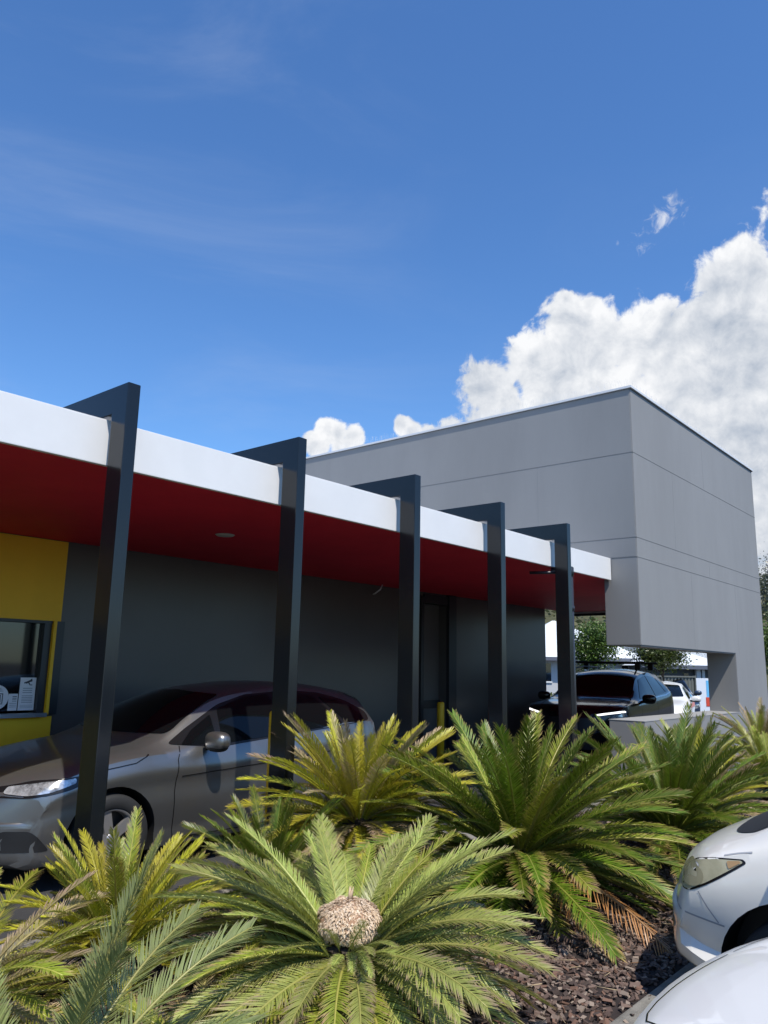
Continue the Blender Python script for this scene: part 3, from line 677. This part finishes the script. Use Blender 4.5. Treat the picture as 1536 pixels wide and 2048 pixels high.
# white sedan behind
def generic(paint, H=1.45, hood=.95, L=4.5):
    k = H/1.45
    return dict(L=L, W=1.8, paint=paint, axles=(.9, 3.55), wr=.32, gap=.055, mirror=(1.62, hood+.04), rf=.30, rimstyle='ten',
     zt=[(0, .50*k), (.03, .64*k), (.12, .74*k), (.4, hood-.10), (.9, hood-.02), (1.2, hood+.03), (1.3, hood+.07), (2.0, H-.10), (2.3, H-.03), (2.8, H), (3.4, H-.03), (3.9, H-.15), (4.2, hood+.12), (4.42, hood), (L, .6)],
     zs=[(0, .49*k), (.1, .68*k), (.4, hood-.15), (1.2, hood-.05), (2.0, hood-.03), (3.2, hood+.03), (4.0, hood+.05), (L, .58)],
     zb=[(0, .22), (.3, .18), (3.9, .2), (L, .3)],
     wb=[(0, .70), (.06, .80), (.25, .85), (.8, .885), (3.6, .89), (4.1, .85), (L, .72)],
     wt=[(0, .55), (.3, .68), (1.2, .74), (2.0, .62), (2.6, .60), (3.8, .56), (L, .5)],
     parts=[('windscreen', 'front', [(-.70, hood+.09), (-.56, H-.10), (0, H-.07), (.56, H-.10), (.70, hood+.09), (0, hood+.07)], 'glass', dict(off=.004, r=.05)),
      ('side_window', 'side', [(1.68, hood+.02), (2.1, H-.17), (2.6, H-.11), (2.64, hood+.06)], 'glass', dict(off=.006, r=.03)),
      ('side_window', 'side', [(2.72, hood+.06), (2.68, H-.11), (3.3, H-.15), (3.6, hood+.11)], 'glass', dict(off=.006, r=.03)),
      ('grille', 'front', [(-.48, .50*k), (-.52, .62*k), (.52, .62*k), (.48, .50*k)], 'black_plastic', dict(off=.004, r=.02)),
      ('headlight', 'side', [(.20, .58*k), (.20, .66*k), (.60, .75*k), (.55, .64*k)], 'lens_clear', dict(off=.004, r=.03)),
      ('headlight', 'front', [(.50, .55*k), (.52, .645*k), (.76, .66*k), (.76, .58*k)], 'lens_clear', dict(off=.005, r=.02, mirror=True)),
      ('lower_grille', 'front', [(-.5, .27), (-.42, .4*k), (.42, .4*k), (.5, .27)], 'black_plastic', dict(off=.004, r=.03)),
      ('tail_light', 'side', [(L-.38, .78), (L-.35, .9), (L-.08, .86), (L-.08, .76)], 'lens_red', dict(off=.004, r=.03)),
      ('rear_window', 'rear', [(-.5, hood+.15), (-.42, H-.13), (.42, H-.13), (.5, hood+.15)], 'glass', dict(off=.005))] +
      seams([[(1.5, .3), (1.46, .6), (1.55, .9)], [(2.68, .3), (2.68, .9)], [(3.7, .9), (3.5, .6), (3.25, .3)]]))
make_car(generic('white_car2', 1.46, .98, 4.4), 'white_car', (20.1, 7.95, 0), R(17), 'white car with grey grille following close behind the black SUV', group='cars around the drive lane')
make_car(generic('blue_car', 1.72, 1.12, 4.6), 'blue_four_wheel_drive', (26.6, 9.75, -.12), R(28), 'dark blue four wheel drive parked before the white notice board', group='cars around the drive lane')

# old white van nosing over the kerb on the right
van = dict(L=4.62, W=1.8, paint='white_car', axles=(.74, 3.65), wr=.315, gap=.075, mirror=(.92, 1.16), rf=.19, fl=.75, fp=1.2, bulge=.07, rimstyle='seven',
    zt=[(0, .58), (.025, .68), (.08, .765), (.2, .845), (.38, .925), (.5, .98), (.6, 1.05), (1.6, 1.64), (2.05, 1.74), (3.1, 1.77), (4.2, 1.71), (4.45, 1.4), (4.58, 1.0), (4.62, .7)],
    zs=[(0, .55), (.03, .65), (.08, .72), (.2, .805), (.45, .865), (.75, .94), (1.4, 1.04), (2.9, 1.07), (4.2, 1.07), (4.62, .68)],
    zb=[(0, .33), (.2, .28), (.6, .24), (4.2, .24), (4.62, .35)],
    wb=[(0, .84), (.1, .868), (.3, .885), (.8, .90), (3.8, .90), (4.3, .87), (4.62, .78)],
    wt=[(0, .52), (.1, .60), (.3, .68), (.6, .75), (1.7, .68), (2.5, .66), (4.1, .62), (4.62, .58)],
    parts=[
     ('headlight', 'side', [(.165, .665), (.185, .745), (.25, .795), (.36, .828), (.50, .842), (.515, .828), (.44, .775), (.34, .71), (.24, .66)], 'trim', dict(off=.002, r=.05,
        sub=(('lens', 0, [(.170, .668), (.192, .741), (.254, .788), (.36, .820), (.49, .835), (.50, .828), (.43, .78), (.33, .716), (.24, .668)], 'lens_yellowed', .005, .02),
             ('reflector', 0, [(.20+.075*math.cos(t*math.pi/10)+.045, .735+.050*math.sin(t*math.pi/10)) for t in range(20)], 'lens_bowl', .007, 0),
             ('indicator', 0, [(.435, .79), (.425, .822), (.485, .832), (.49, .824)], 'lens_amber', .008, .01)))),
     ('cowl', 'top', [(.36, -.52), (.34, 0), (.36, .52), (.52, .71), (.88, .76), (.86, 0), (.88, -.76), (.52, -.71)], 'black_plastic', dict(off=.004, r=.14)),
     ('windscreen', 'top', [(.54, -.58), (.50, 0), (.54, .58), (.84, .70), (1.56, .64), (1.60, 0), (1.56, -.64), (.84, -.70)], 'glass', dict(off=.012, r=.1)),
     ('side_window', 'side', [(.92, 1.07), (1.5, 1.46), (2.2, 1.58), (2.25, 1.15)], 'glass', dict(off=.005, r=.03)),
     ('side_window', 'side', [(2.35, 1.15), (2.32, 1.58), (4.1, 1.54), (4.2, 1.17)], 'glass', dict(off=.005, r=.03)),
     ('bumper_line', 'side', path_poly([(.10, .58), (.16, .573), (.24, .562), (.34, .548), (.40, .54)], .008), 'greyink', dict(r=0, off=.002, step=.03)),
     ('indicator', 'front', [(.50, .44), (.50, .50), (.70, .50), (.70, .44)], 'lens_amber', dict(off=.004, r=.02, mirror=True)),
     ('grille', 'front', [(-.35, .60), (-.35, .64), (.35, .64), (.35, .60)], 'black_plastic', dict(off=.004, r=.01)),
     ('tail_light', 'side', [(4.37, .8), (4.37, 1.2), (4.55, 1.2), (4.57, .8)], 'lens_red', dict(off=.004, r=.03)),
     ('rear_window', 'rear', [(-.6, 1.1), (-.52, 1.5), (.52, 1.5), (.6, 1.1)], 'glass', dict(off=.005)),
    ] + seams([[(1.25, .3), (1.2, .7), (.98, 1.02)], [(2.3, .3), (2.3, 1.12)]], .006) + [('bumper_seam', 'side', path_poly([(.29, .672), (.33, .61), (.375, .55)], .006), 'greyink', dict(r=0, off=.002, step=.03, body=True)),
       ('bonnet_seam', 'side', path_poly([(.41, .842), (.47, .860), (.54, .877)], .005), 'greyink', dict(r=0, off=.002, step=.03, body=True))])
make_car(van, 'white_van', (4.86, 1.69, 0), R(-90), 'old white van with round nose and yellowed headlight, overhanging the kerb', 'van', 'white vehicles parked at the kerb')
# near white car, only its bonnet corner shows
near = generic('white_car2', 1.46, .93, 4.6)
near.update(rf=.15, fl=.6, fp=1.2, wb=[(0, .83), (.1, .86), (.3, .87), (.8, .89), (3.6, .89), (4.2, .85), (4.6, .72)], zt=[(0, .50), (.012, .63), (.045, .705), (.2, .765), (.6, .83), (1.0, .90), (1.2, .945), (1.3, .99), (2.0, 1.34), (2.4, 1.43), (2.9, 1.46), (3.4, 1.43), (3.9, 1.27), (4.2, 1.05), (4.5, .95), (4.6, .6)],
    zs=[(0, .44), (.07, .63), (.25, .72), (1.2, .87), (2.0, .9), (3.2, .96), (4.2, .98), (4.6, .58)])
near['wt'] = [(0, .64), (.05, .72), (.3, .77), (1.2, .78), (2.0, .62), (2.6, .60), (3.8, .56), (4.6, .5)]
near['parts'] = [p for p in near['parts'] if p[0] != 'headlight'] + [
    ('headlight', 'side', [(.24, .50), (.25, .655), (.34, .69), (.62, .735), (.60, .64), (.40, .54)], 'trim', dict(off=.004, r=.03, sub=(('lens', 0, [(.27, .53), (.28, .64), (.36, .67), (.58, .71), (.57, .65), (.40, .56)], 'lens_clear', .008),))),
    ('bonnet_seam', 'top', path_poly([(.12, -.02), (.122, -.2), (.13, -.38), (.145, -.52), (.165, -.61), (.20, -.675), (.25, -.71), (.34, -.728), (.45, -.733), (.6, -.735), (.8, -.74), (1.2, -.745)], .005), 'trim', dict(r=0, mirror=True, off=.002, step=.04, body=True))]
make_car(near, 'near_white_car', (3.01, 1.07, 0), R(-98.5), 'white car in the lower right corner showing only its smooth bonnet', 'car', 'white vehicles parked at the kerb')

# ------------------------------------------------------------------ cycads
def frond_mesh(seed, e0, bend, L, pal_, dry, npair=94, lw=.0062, ll=.112, vang=.34):
    rg = random.Random(seed); mb = MB()
    green, tipc, rac = pal_
    n = 26; P_ = []; Dn = []; p = Vector((0, 0, 0)); side_b = rg.uniform(-.12, .12)
    for i in range(n+1):
        t_ = i/n; e = e0 - bend*(t_**1.35); yaw = side_b*t_*t_
        d_ = Vector((math.cos(e)*math.cos(yaw), math.cos(e)*math.sin(yaw), math.sin(e))); P_.append(p.copy()); Dn.append(d_); p = p + d_*(L/n)
    mb.tube(P_[::2], [.0095*(1-.8*i/13)+.0012 for i in range(len(P_[::2]))], 5, 0, rac)
    twist = rg.uniform(-.35, .35)
    for i in range(npair):
        t_ = .10 + .90*(i+.5)/npair; f = t_*n; k = min(int(f), n-1); fr_ = f-k
        o = P_[k].lerp(P_[k+1], fr_); d_ = Dn[k].lerp(Dn[k+1], fr_).normalized()
        s0 = d_.cross(Vector((0, 0, 1))); s0 = s0.normalized() if s0.length > .1 else Vector((0, -1, 0)); nn = s0.cross(d_).normalized()
        tw_ = twist*t_; s1 = s0*math.cos(tw_)+nn*math.sin(tw_); n1_ = nn*math.cos(tw_)-s0*math.sin(tw_)
        prof = min(1, (t_-.05)/.28)**.8 * (1-.50*max(0, (t_-.75)/.25)**1.8)
        for s in (-1, 1):
            if rg.random() < .02: continue
            l = ll*prof*rg.uniform(.88, 1.07); a = R(27 + 33*t_) + rg.gauss(0, .075); va = vang + rg.gauss(0, .07)
            out_ = (s1*s*math.cos(va) + n1_*math.sin(va))
            dir0 = (out_*math.cos(a) + d_*math.sin(a)).normalized()
            wv_ = dir0.cross(n1_*math.cos(va) - s1*s*math.sin(va)).normalized()
            droop = Vector((0, 0, -1))*l*rg.uniform(.05, .16); fwd = d_*l*.10
            brown = dry*(.35+.65*t_)*rg.uniform(.3, 1.6)
            vs = []; cs = []
            gcol = Vector(green)*rg.uniform(.82, 1.18)
            for (q, wq) in ((0, .55), (.35, 1), (.75, .8), (1, .08)):
                c0 = o + dir0*l*q + droop*q*q + fwd*q*q
                w_ = lw*wq*.5
                vs += [c0 - wv_*w_, c0 + wv_*w_]
                bf = min(1, max(0, (q-(1-brown))*3.0)) if q > .3 else max(0, brown-1.1)
                c_ = gcol.lerp(Vector(tipc), min(1, bf)); cs += [tuple(c_)]*2
            mb.add(vs, [(0, 1, 3, 2), (2, 3, 5, 4), (4, 5, 7, 6)], 0, cs)
    return mb.mesh('frond', 'leaf', cols=True)
GREEN = ((.27, .31, .035), (.46, .31, .15), (.44, .40, .09))
DEEP = ((.115, .175, .014), (.40, .27, .10), (.26, .27, .05))
YELL = ((.46, .43, .035), (.50, .38, .16), (.48, .44, .05))
SAGE = ((.345, .39, .095), (.44, .33, .20), (.46, .46, .12))
GREY = ((.25, .305, .105), (.42, .33, .22), (.44, .43, .12))
DRY = ((.28, .24, .10), (.52, .38, .26), (.42, .34, .14))
BROWN = ((.50, .24, .08), (.55, .30, .14), (.45, .26, .12))
def family(pal_, dry, L, seed, **kw):
    out = []
    for j, (e, bd) in enumerate(((80, 16), (66, 24), (50, 32), (34, 38), (17, 42), (2, 40), (-14, 36))):
        for v in range(2): out.append((e, frond_mesh(seed*100+j*7+v, R(e), R(bd+10*v-5), L*(1-.04*v), pal_, dry*(1.0 if e > 20 else 1.5), **kw)))
    return out
FAM = {'green': family(GREEN, .36, 1.0, 1), 'deep': family(DEEP, .30, 1.0, 2), 'yellow': family(YELL, .25, 1.0, 3, vang=.45, ll=.098), 'sage': family(SAGE, .34, 1.0, 4, npair=98, lw=.0060, ll=.120),
       'grey': family(GREY, .22, 1.0, 6, npair=98, lw=.0060, ll=.125),
       'dry': family(DRY, .8, 1.0, 5)}
brown_fronds = [frond_mesh(900+i, R((8, -8)[i]), R(55), 1.0, BROWN, .5, npair=50, ll=.12, vang=-.3) for i in range(2)]
def trunk_mesh(h, r_, seed):
    rg = random.Random(seed); t_ = MB(); t_.lathe([(0, -.1), (r_*.9, -.1), (r_, h*.5), (r_*.8, h), (0, h+.02)], 20, 'z')
    k = 0; z = 0
    while z < h:
        for j in range(11):
            a = 2*math.pi*(j+.5*(k % 2))/11+rg.uniform(-.1, .1); rr_ = r_*(1-.15*z/h); c_, s_2 = math.cos(a), math.sin(a); w_ = .03
            b_ = Vector((rr_*.9*c_, rr_*.9*s_2, z)); tan = Vector((-s_2, c_, 0)); tip = b_ + Vector((c_*.045, s_2*.045, .04))
            t_.add([b_-tan*w_, b_+tan*w_, tip+tan*w_*.5, tip-tan*w_*.5, b_-tan*w_+Vector((0, 0, .05)), b_+tan*w_+Vector((0, 0, .05))], [(0, 1, 2, 3), (3, 2, 5, 4), (0, 3, 4), (1, 5, 2)])
        z += .035; k += 1
    return t_.mesh('trunk', 'bark')
def cycad(x, y, z, fam, n, scale, label, seed, emax=82, emin=-12, fam2=None, share2=0, cone=False, dead=0, lean=(0, 0), skip=None, jitter=.2, pw=1.0, name='cycad'):
    rg = random.Random(seed); z0 = bedz(x, y)
    root = empty(name, (x, y, z0), label=label, cat='cycad', group='cycads planted in the mulch bed')
    h = z - z0; link('trunk', trunk_mesh(h, .11*min(1, scale+.1), seed), root)
    for i in range(n):
        q = (i+.5)/n; e = emax + (emin-emax)*q**pw + rg.gauss(0, 5); a = i*2.39996 + rg.uniform(-jitter, jitter)
        src = FAM[fam2] if fam2 and rg.random() < share2 else FAM[fam]
        c_ = sorted(src, key=lambda u_: abs(u_[0]-e))[:2]; e_, me = rg.choice(c_)
        if skip and skip(math.degrees(a) % 360, e): continue
        o = link('frond', me, root); sc = scale*rg.uniform(.84, 1.03)*(1 if q > .12 else .8)
        o.scale = (sc, sc, sc); o.rotation_euler = (rg.gauss(0, .12)+lean[0], R(e_-e)*.8+lean[1], a)
        o.location = (.045*math.cos(a), .045*math.sin(a), h-.03*q)
    for i in range(dead):
        o = link('frond', brown_fronds[i % 2], root, label='dead orange brown frond'); o.scale = (scale*(1.08 if seed == 15 else .62),)*3
        o.rotation_euler = (0, 0, dead_dirs.get((name, seed), [0, 1, 2, 3])[i]); o.location = (0, 0, h-.05)
    if cone:
        cb = MB(); rg2 = random.Random(5)
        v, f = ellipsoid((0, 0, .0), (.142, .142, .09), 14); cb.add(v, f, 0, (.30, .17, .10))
        for k in range(3800):
            u_ = rg2.random(); th = math.acos(1-u_*1.6); ph = k*2.39996
            lump = 1 + .05*math.sin(5*ph+3*th) + .04*math.sin(9*th+2*ph)
            nrm = Vector((math.sin(th)*math.cos(ph), math.sin(th)*math.sin(ph), math.cos(th))); p0 = Vector((nrm.x*.140, nrm.y*.140, nrm.z*.088))*lump
            tg = Vector((-math.sin(ph), math.cos(ph), 0)); up_ = nrm.cross(tg); w_ = rg2.uniform(.004, .009)
            mid = p0 + nrm*rg2.uniform(.004, .010) + up_*rg2.uniform(-.012, .012) + tg*rg2.gauss(0, .005); tip = mid + nrm*rg2.uniform(-.002, .007) - up_*rg2.uniform(.006, .02) + tg*rg2.gauss(0, .008)
            c1 = rg2.choice([(.58, .42, .28), (.64, .48, .34), (.50, .34, .22), (.68, .53, .39)])
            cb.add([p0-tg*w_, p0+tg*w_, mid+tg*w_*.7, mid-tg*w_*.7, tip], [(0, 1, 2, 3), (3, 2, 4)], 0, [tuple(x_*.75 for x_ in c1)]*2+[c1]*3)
        for k in range(3): cb.tube([(0, 0, .09), (rg2.uniform(-.015, .015), rg2.uniform(-.015, .015), .15)], [.012, .001], 5, 0, (.5, .36, .24))
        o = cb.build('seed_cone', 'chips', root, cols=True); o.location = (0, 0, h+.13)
        for k in range(26):
            a = R(222) + rg.uniform(-1.5, 1.5); e_, me = rg.choice([u_ for u_ in FAM['sage'] if u_[0] in (17, 34, 50)])
            o = link('frond', me, root); o.scale = (rg.uniform(.26, .5),)*3; o.rotation_euler = (rg.gauss(0, .2), 0, a); o.location = (.10*math.cos(a), .10*math.sin(a), h+rg.uniform(-.02, .05))
    return root
dead_dirs = {('cycad', 15): [R(-104), R(-109)], ('cycad', 11): [R(-52)]}
cycad(2.88, 2.60, .40, 'sage', 190, .90, 'large sage green cycad with a round tan seed cone at its centre', 11, emax=58, emin=-28, cone=True, dead=1, fam2='green', share2=.35, skip=lambda a, e: e > 22 and abs((a-222+180) % 360-180) < 60 or (296 < a < 322 and e < 0))
cycad(2.44, 3.78, .26, 'yellow', 110, .66, 'bright yellow green cycad in front of the silver hatchback wheel', 12, emin=5, fam2='green', share2=.45)
cycad(1.30, 2.42, .28, 'grey', 17, .95, 'cycad with tall grey green fronds in the lower left corner', 13, emax=80, emin=38)
cycad(4.50, 4.0, .58, 'yellow', 170, .92, 'golden yellow cycad between the second and third dark frames', 14, fam2='dry', share2=.25, emin=-15)
cycad(4.98, 2.95, .42, 'deep', 200, 1.20, 'largest dark green cycad with long combed fronds beside the white van', 15, emax=74, emin=-18, fam2='green', share2=.3, dead=2, pw=.95, skip=lambda a, e: 243 < a < 270 and e < 12)
cycad(9.6, 3.35, .50, 'green', 80, .76, 'mid green cycad growing in front of the low grey sill wall', 16, emax=80, emin=5)
cycad(8.1, 2.85, .34, 'yellow', 100, .86, 'yellowing dry tipped cycad behind the largest dark green one', 17, fam2='dry', share2=.6)
cycad(12.4, 3.35, .62, 'green', 80, .85, 'cycad with brown lower fronds against the grey box pier', 18, fam2='dry', share2=.5, emin=-10)
cycad(10.5, 2.75, .45, 'green', 84, .78, 'fresh green cycad at the right edge in front of the grey pier', 19, emax=80)
cycad(3.62, 3.95, .32, 'deep', 60, .7, 'small dark cycad shaded between the cone bearing and golden cycads', 20)
cycad(6.75, 2.55, .42, 'deep', 110, 1.08, 'blue green cycad partly hidden behind the white van nose', 21, emin=0)
cycad(1.55, 3.55, .30, 'dry', 64, .85, 'dry brownish cycad at the left edge behind the tall grey green fronds', 22, emax=50, emin=-15, fam2='green', share2=.55)
cycad(2.15, 2.75, .22, 'dry', 54, .70, 'low dry tipped cycad between the tall grey green and cone bearing ones', 23, emax=35, emin=-15, fam2='green', share2=.5)

# ------------------------------------------------------------------ background
def at(px, py, depth):
    """a place at a real distance in front of the camera"""
    d_ = F_*FPX + Rt*(px-768) - Up*(py-1024); hx = Vector((math.cos(HEAD), math.sin(HEAD), 0)); return EYE + d_*(depth/d_.dot(hx))
def tree(name, base, crown_c, rad, label, nleaf, lsize, cols, seed, group=None, limbs=7):
    rg = random.Random(seed); bx, by, bz = base
    root = empty(name, base, label=label, cat='tree', group=group)
    c_ = Vector(crown_c)-Vector(base); t_ = MB(); rt = max(.05, rad[2]*.09)
    t_.tube([(0, 0, -.1), (c_.x*.4+.03, c_.y*.4, c_.z*.45), tuple(c_)], [rt*1.2, rt*.9, rt*.45], 8)
    cl_ = []
    for k in range(limbs*5):
        v = Vector((rg.gauss(0, 1), rg.gauss(0, 1), rg.gauss(0, 1))).normalized()*rg.uniform(.45, .95)
        cl_.append(Vector((c_.x+v.x*rad[0], c_.y+v.y*rad[1], c_.z+v.z*rad[2])))
    for k in range(limbs):
        e_ = cl_[k]; t_.tube([tuple(c_*.75), tuple(c_*.75+(e_-c_*.75)*.5+Vector((0, 0, .05))), tuple(e_)], [rt*.5, rt*.3, rt*.1], 5)
    t_.build('trunk', 'bark', root)
    m = MB(); cr = max(rad)*.34
    for k in range(nleaf):
        q = rg.choice(cl_) + Vector((rg.gauss(0, cr), rg.gauss(0, cr), rg.gauss(0, cr*.8)))
        a = Vector((rg.gauss(0, 1), rg.gauss(0, 1), rg.gauss(0, .6))).normalized(); b_ = a.cross(Vector((rg.gauss(0, 1), rg.gauss(0, 1), 1))).normalized()
        s = lsize*rg.uniform(.6, 1.3); col = rg.choice(cols)
        m.add([q-a*s, q-b_*s*.45, q+a*s, q+b_*s*.45], [(0, 1, 2, 3)], 0, col)
    m.build('crown', 'tree_leaf', root, cols=True)
    return root
TG = [(.07, .12, .018), (.10, .16, .025), (.05, .09, .015), (.13, .19, .04)]
c1 = at(1187, 1293, 24); tree('round_tree', (c1.x, c1.y, -.3), c1, (.62, .62, .62), 'round topped green tree behind the black downpipe', 9000, .045, TG, 31, 'street trees beyond the drive lane')
c2 = at(1322, 1312, 24); tree('spreading_tree', (c2.x+.3, c2.y, -.3), c2, (.62, .62, .36), 'dark spreading tree leaning over the grey fence', 8000, .045, [(.05, .085, .015), (.07, .11, .02), (.10, .15, .03)], 32, 'street trees beyond the drive lane')
c3 = at(1560, 1285, 40); tree('bright_tree', (c3.x, c3.y, -.6), c3, (1.1, 1.1, 1.2), 'bright green bushy tree just right of the grey box', 5000, .09, TG, 33, 'street trees beyond the drive lane')
c4 = at(1565, 1185, 85); tree('tall_gum_tree', (c4.x, c4.y, -1), c4, (2.2, 2.2, 3.8), 'tall thin grey green gum tree beyond the right side of the box', 5200, .16, [(.09, .11, .08), (.12, .14, .10), (.07, .09, .06)], 34, 'street trees beyond the drive lane')
# hedge
hc = at(1102, 1362, 26); h_ = MB(); rg = random.Random(9)
for k in range(5200):
    q = Vector((rg.uniform(-1.5, 1.5), rg.uniform(-.35, .35), rg.uniform(.1, 1.25))); a = Vector((rg.gauss(0, 1), rg.gauss(0, 1), rg.gauss(0, 1))).normalized(); b_ = a.cross(Vector((rg.gauss(0, 1), 1, 0))).normalized(); s = .045
    if abs(q.x) < 1.25 and abs(q.y) < .2 and q.z < 1.0 and rg.random() < .8: continue
    h_.add([q-a*s, q-b_*s*.5, q+a*s, q+b_*s*.5], [(0, 1, 2, 3)], 0, rg.choice([(.12, .16, .02), (.18, .21, .03), (.08, .11, .02)]))
ho = h_.build('clipped_hedge', 'tree_leaf', cols=True, label='low clipped yellow green hedge beyond the end of the wall', cat='hedge'); ho.location = (hc.x, hc.y, -.25); ho.rotation_euler = (0, 0, HEAD-math.pi/2)
# fence
def frame_at(px, depth):
    p = at(px, 1330, depth); return Vector((p.x, p.y, 0))
fa, fb = frame_at(1250, 27), frame_at(1388, 29)
fd = (fb-fa); fl = fd.length; fe = empty('metal_fence', (fa.x, fa.y, -.45), math.atan2(fd.y, fd.x), label='grey ribbed steel fence behind the parked cars', cat='fence')
f_ = MB(); k = 0; vs = []; w_ = .09
xs_ = []; 
x = 0
while x < fl:
    for dx, dy in ((0, 0), (.03, .04), (.10, .04), (.13, 0)): xs_.append((x+dx, dy))
    x += .19
vs = [(a, c, z) for z in (0, 2.02) for a, c in xs_]; m_ = len(xs_)
f_.add(vs, [(i, i+1, m_+i+1, m_+i) for i in range(m_-1)]); f_.build('panel', 'fence', fe)
f2 = MB().box(0, fl, -.03, .06, 2.0, 2.05)
f2.build('top_rail', 'fence', fe)
for k in range(3):
    MB().box(k*fl/2-.03, k*fl/2+.03, -.035, .065, 0, 2.07).build('post', 'fence', fe)
# notice board
ba, bb = frame_at(1389, 29), frame_at(1450, 30); bd_ = bb-ba
be = empty('notice_board', (ba.x, ba.y, -.45), math.atan2(bd_.y, bd_.x), label='white board wall with a blue and a red panel beside the grey fence', cat='sign')
bl = bd_.length
MB().box(0, bl, 0, .12, 0, 1.98).build('board', 'board_white', be)
MB().box(bl*.33, bl*.75, -.012, -.002, 1.30, 1.90).build('blue_panel', 'board_blue', be)
MB().box(bl*.30, bl*.8, -.016, -.002, .98, 1.30).build('red_panel', 'board_red', be)
# houses
def house(px0, px1, depth, eave, ridge, hip, deep, label, winpx=(), name='white_roofed_house', wall='house_wall'):
    a, b_ = frame_at(px0, depth), frame_at(px1, depth); d_ = b_-a; L_ = d_.length
    root = empty(name, (a.x, a.y, -.6), math.atan2(d_.y, d_.x), label=label, cat='house', group='white roofed houses across the street')
    E_, Rg = eave+.6, ridge+.6
    MB().box(.5, L_-.5, .5, deep-.5, 0, E_).build('wall', wall, root)
    r_ = MB(); r_.add([(0, 0, E_), (L_, 0, E_), (L_, deep, E_), (0, deep, E_), (hip, deep/2, Rg), (L_-hip, deep/2, Rg)], [(0, 1, 5, 4), (1, 2, 5), (2, 3, 4, 5), (3, 0, 4), (0, 3, 2, 1)])
    r_.build('roof', 'house_roof', root)
    MB().box(-.06, L_+.06, -.1, .0, E_-.14, E_+.03).build('gutter', 'gutter', root)
    for q0, q1, z0, z1 in winpx:
        x0, x1 = (frame_at(q0, depth)-a).length, (frame_at(q1, depth)-a).length
        wo_ = MB().box(x0, x1, .47, .499, z0+.6, z1+.6).build('window', 'glass_dark', root)
        MB().box(x0-.05, x1+.05, .44, .47, z0+.53, z0+.6).build('sill', 'house_roof', wo_)
    return root, L_
house(1000, 1300, 38, 2.32, 4.35, 3.5, 9, 'white house with pale hipped roof seen past the end of the dark wall', ((1096, 1106, 1.2, 2.05), (1150, 1172, 1.1, 2.0), (1250, 1262, 1.2, 2.0)))
hs2, L2 = house(1285, 1470, 35, 2.02, 3.4, 3, 8, 'second white roofed house with a dark carport behind the fence', ((1375, 1384, .8, 1.7),), wall='house_dark')
MB().box(L2*.60, L2*.60+.18, .2, .4, 0, 2.6).build('post', 'house_wall', hs2); MB().box(L2*.66, L2*.66+.12, .2, .35, 0, 2.6).build('post', 'house_wall', hs2)
# wooded hillside
h2 = MB(); rg = random.Random(12)
hx, hy = math.cos(HEAD), math.sin(HEAD); rx, ry = math.sin(HEAD), -math.cos(HEAD)
nx, ny = 60, 14; vs = []
def hz(u_, v_): return (v_/13)**.7*36*(1+.10*math.sin(u_*.35)+.06*math.sin(u_*.9+1)) - 1.5
for j in range(ny):
    for i in range(nx):
        dpt = 130+j*12; lat = -160+i*10
        vs.append((hx*dpt+rx*lat, hy*dpt+ry*lat, hz(i, j)))
h2.add(vs, [(j*nx+i, j*nx+i+1, (j+1)*nx+i+1, (j+1)*nx+i) for j in range(ny-1) for i in range(nx-1)], smooth=True)
h2.build('hill', 'hill', kind='structure')
f3 = MB()
for k in range(30000):
    i, j = rg.uniform(10, 58), rg.uniform(0, 13); dpt = 130+j*12; lat = -160+i*10
    if lat < -20: continue
    hh = rg.uniform(.2, 5); q = Vector((hx*dpt+rx*lat, hy*dpt+ry*lat, hz(i, j)+hh)); a = Vector((rg.gauss(0, 1), rg.gauss(0, 1), rg.gauss(0, .5))).normalized(); b_ = a.cross(Vector((rg.gauss(0, 1), 1, .3))).normalized(); s = rg.uniform(.4, .9)
    f3.add([q-a*s, q-b_*s*.6, q+a*s, q+b_*s*.6], [(0, 1, 2, 3)], 0, rg.choice([(.10, .095, .035), (.14, .13, .05), (.06, .065, .025), (.17, .15, .07)]))
f3.build('hillside_woodland', 'tree_leaf', cols=True, kind='stuff', label='olive brown woodland covering the hill behind the houses', cat='woodland')
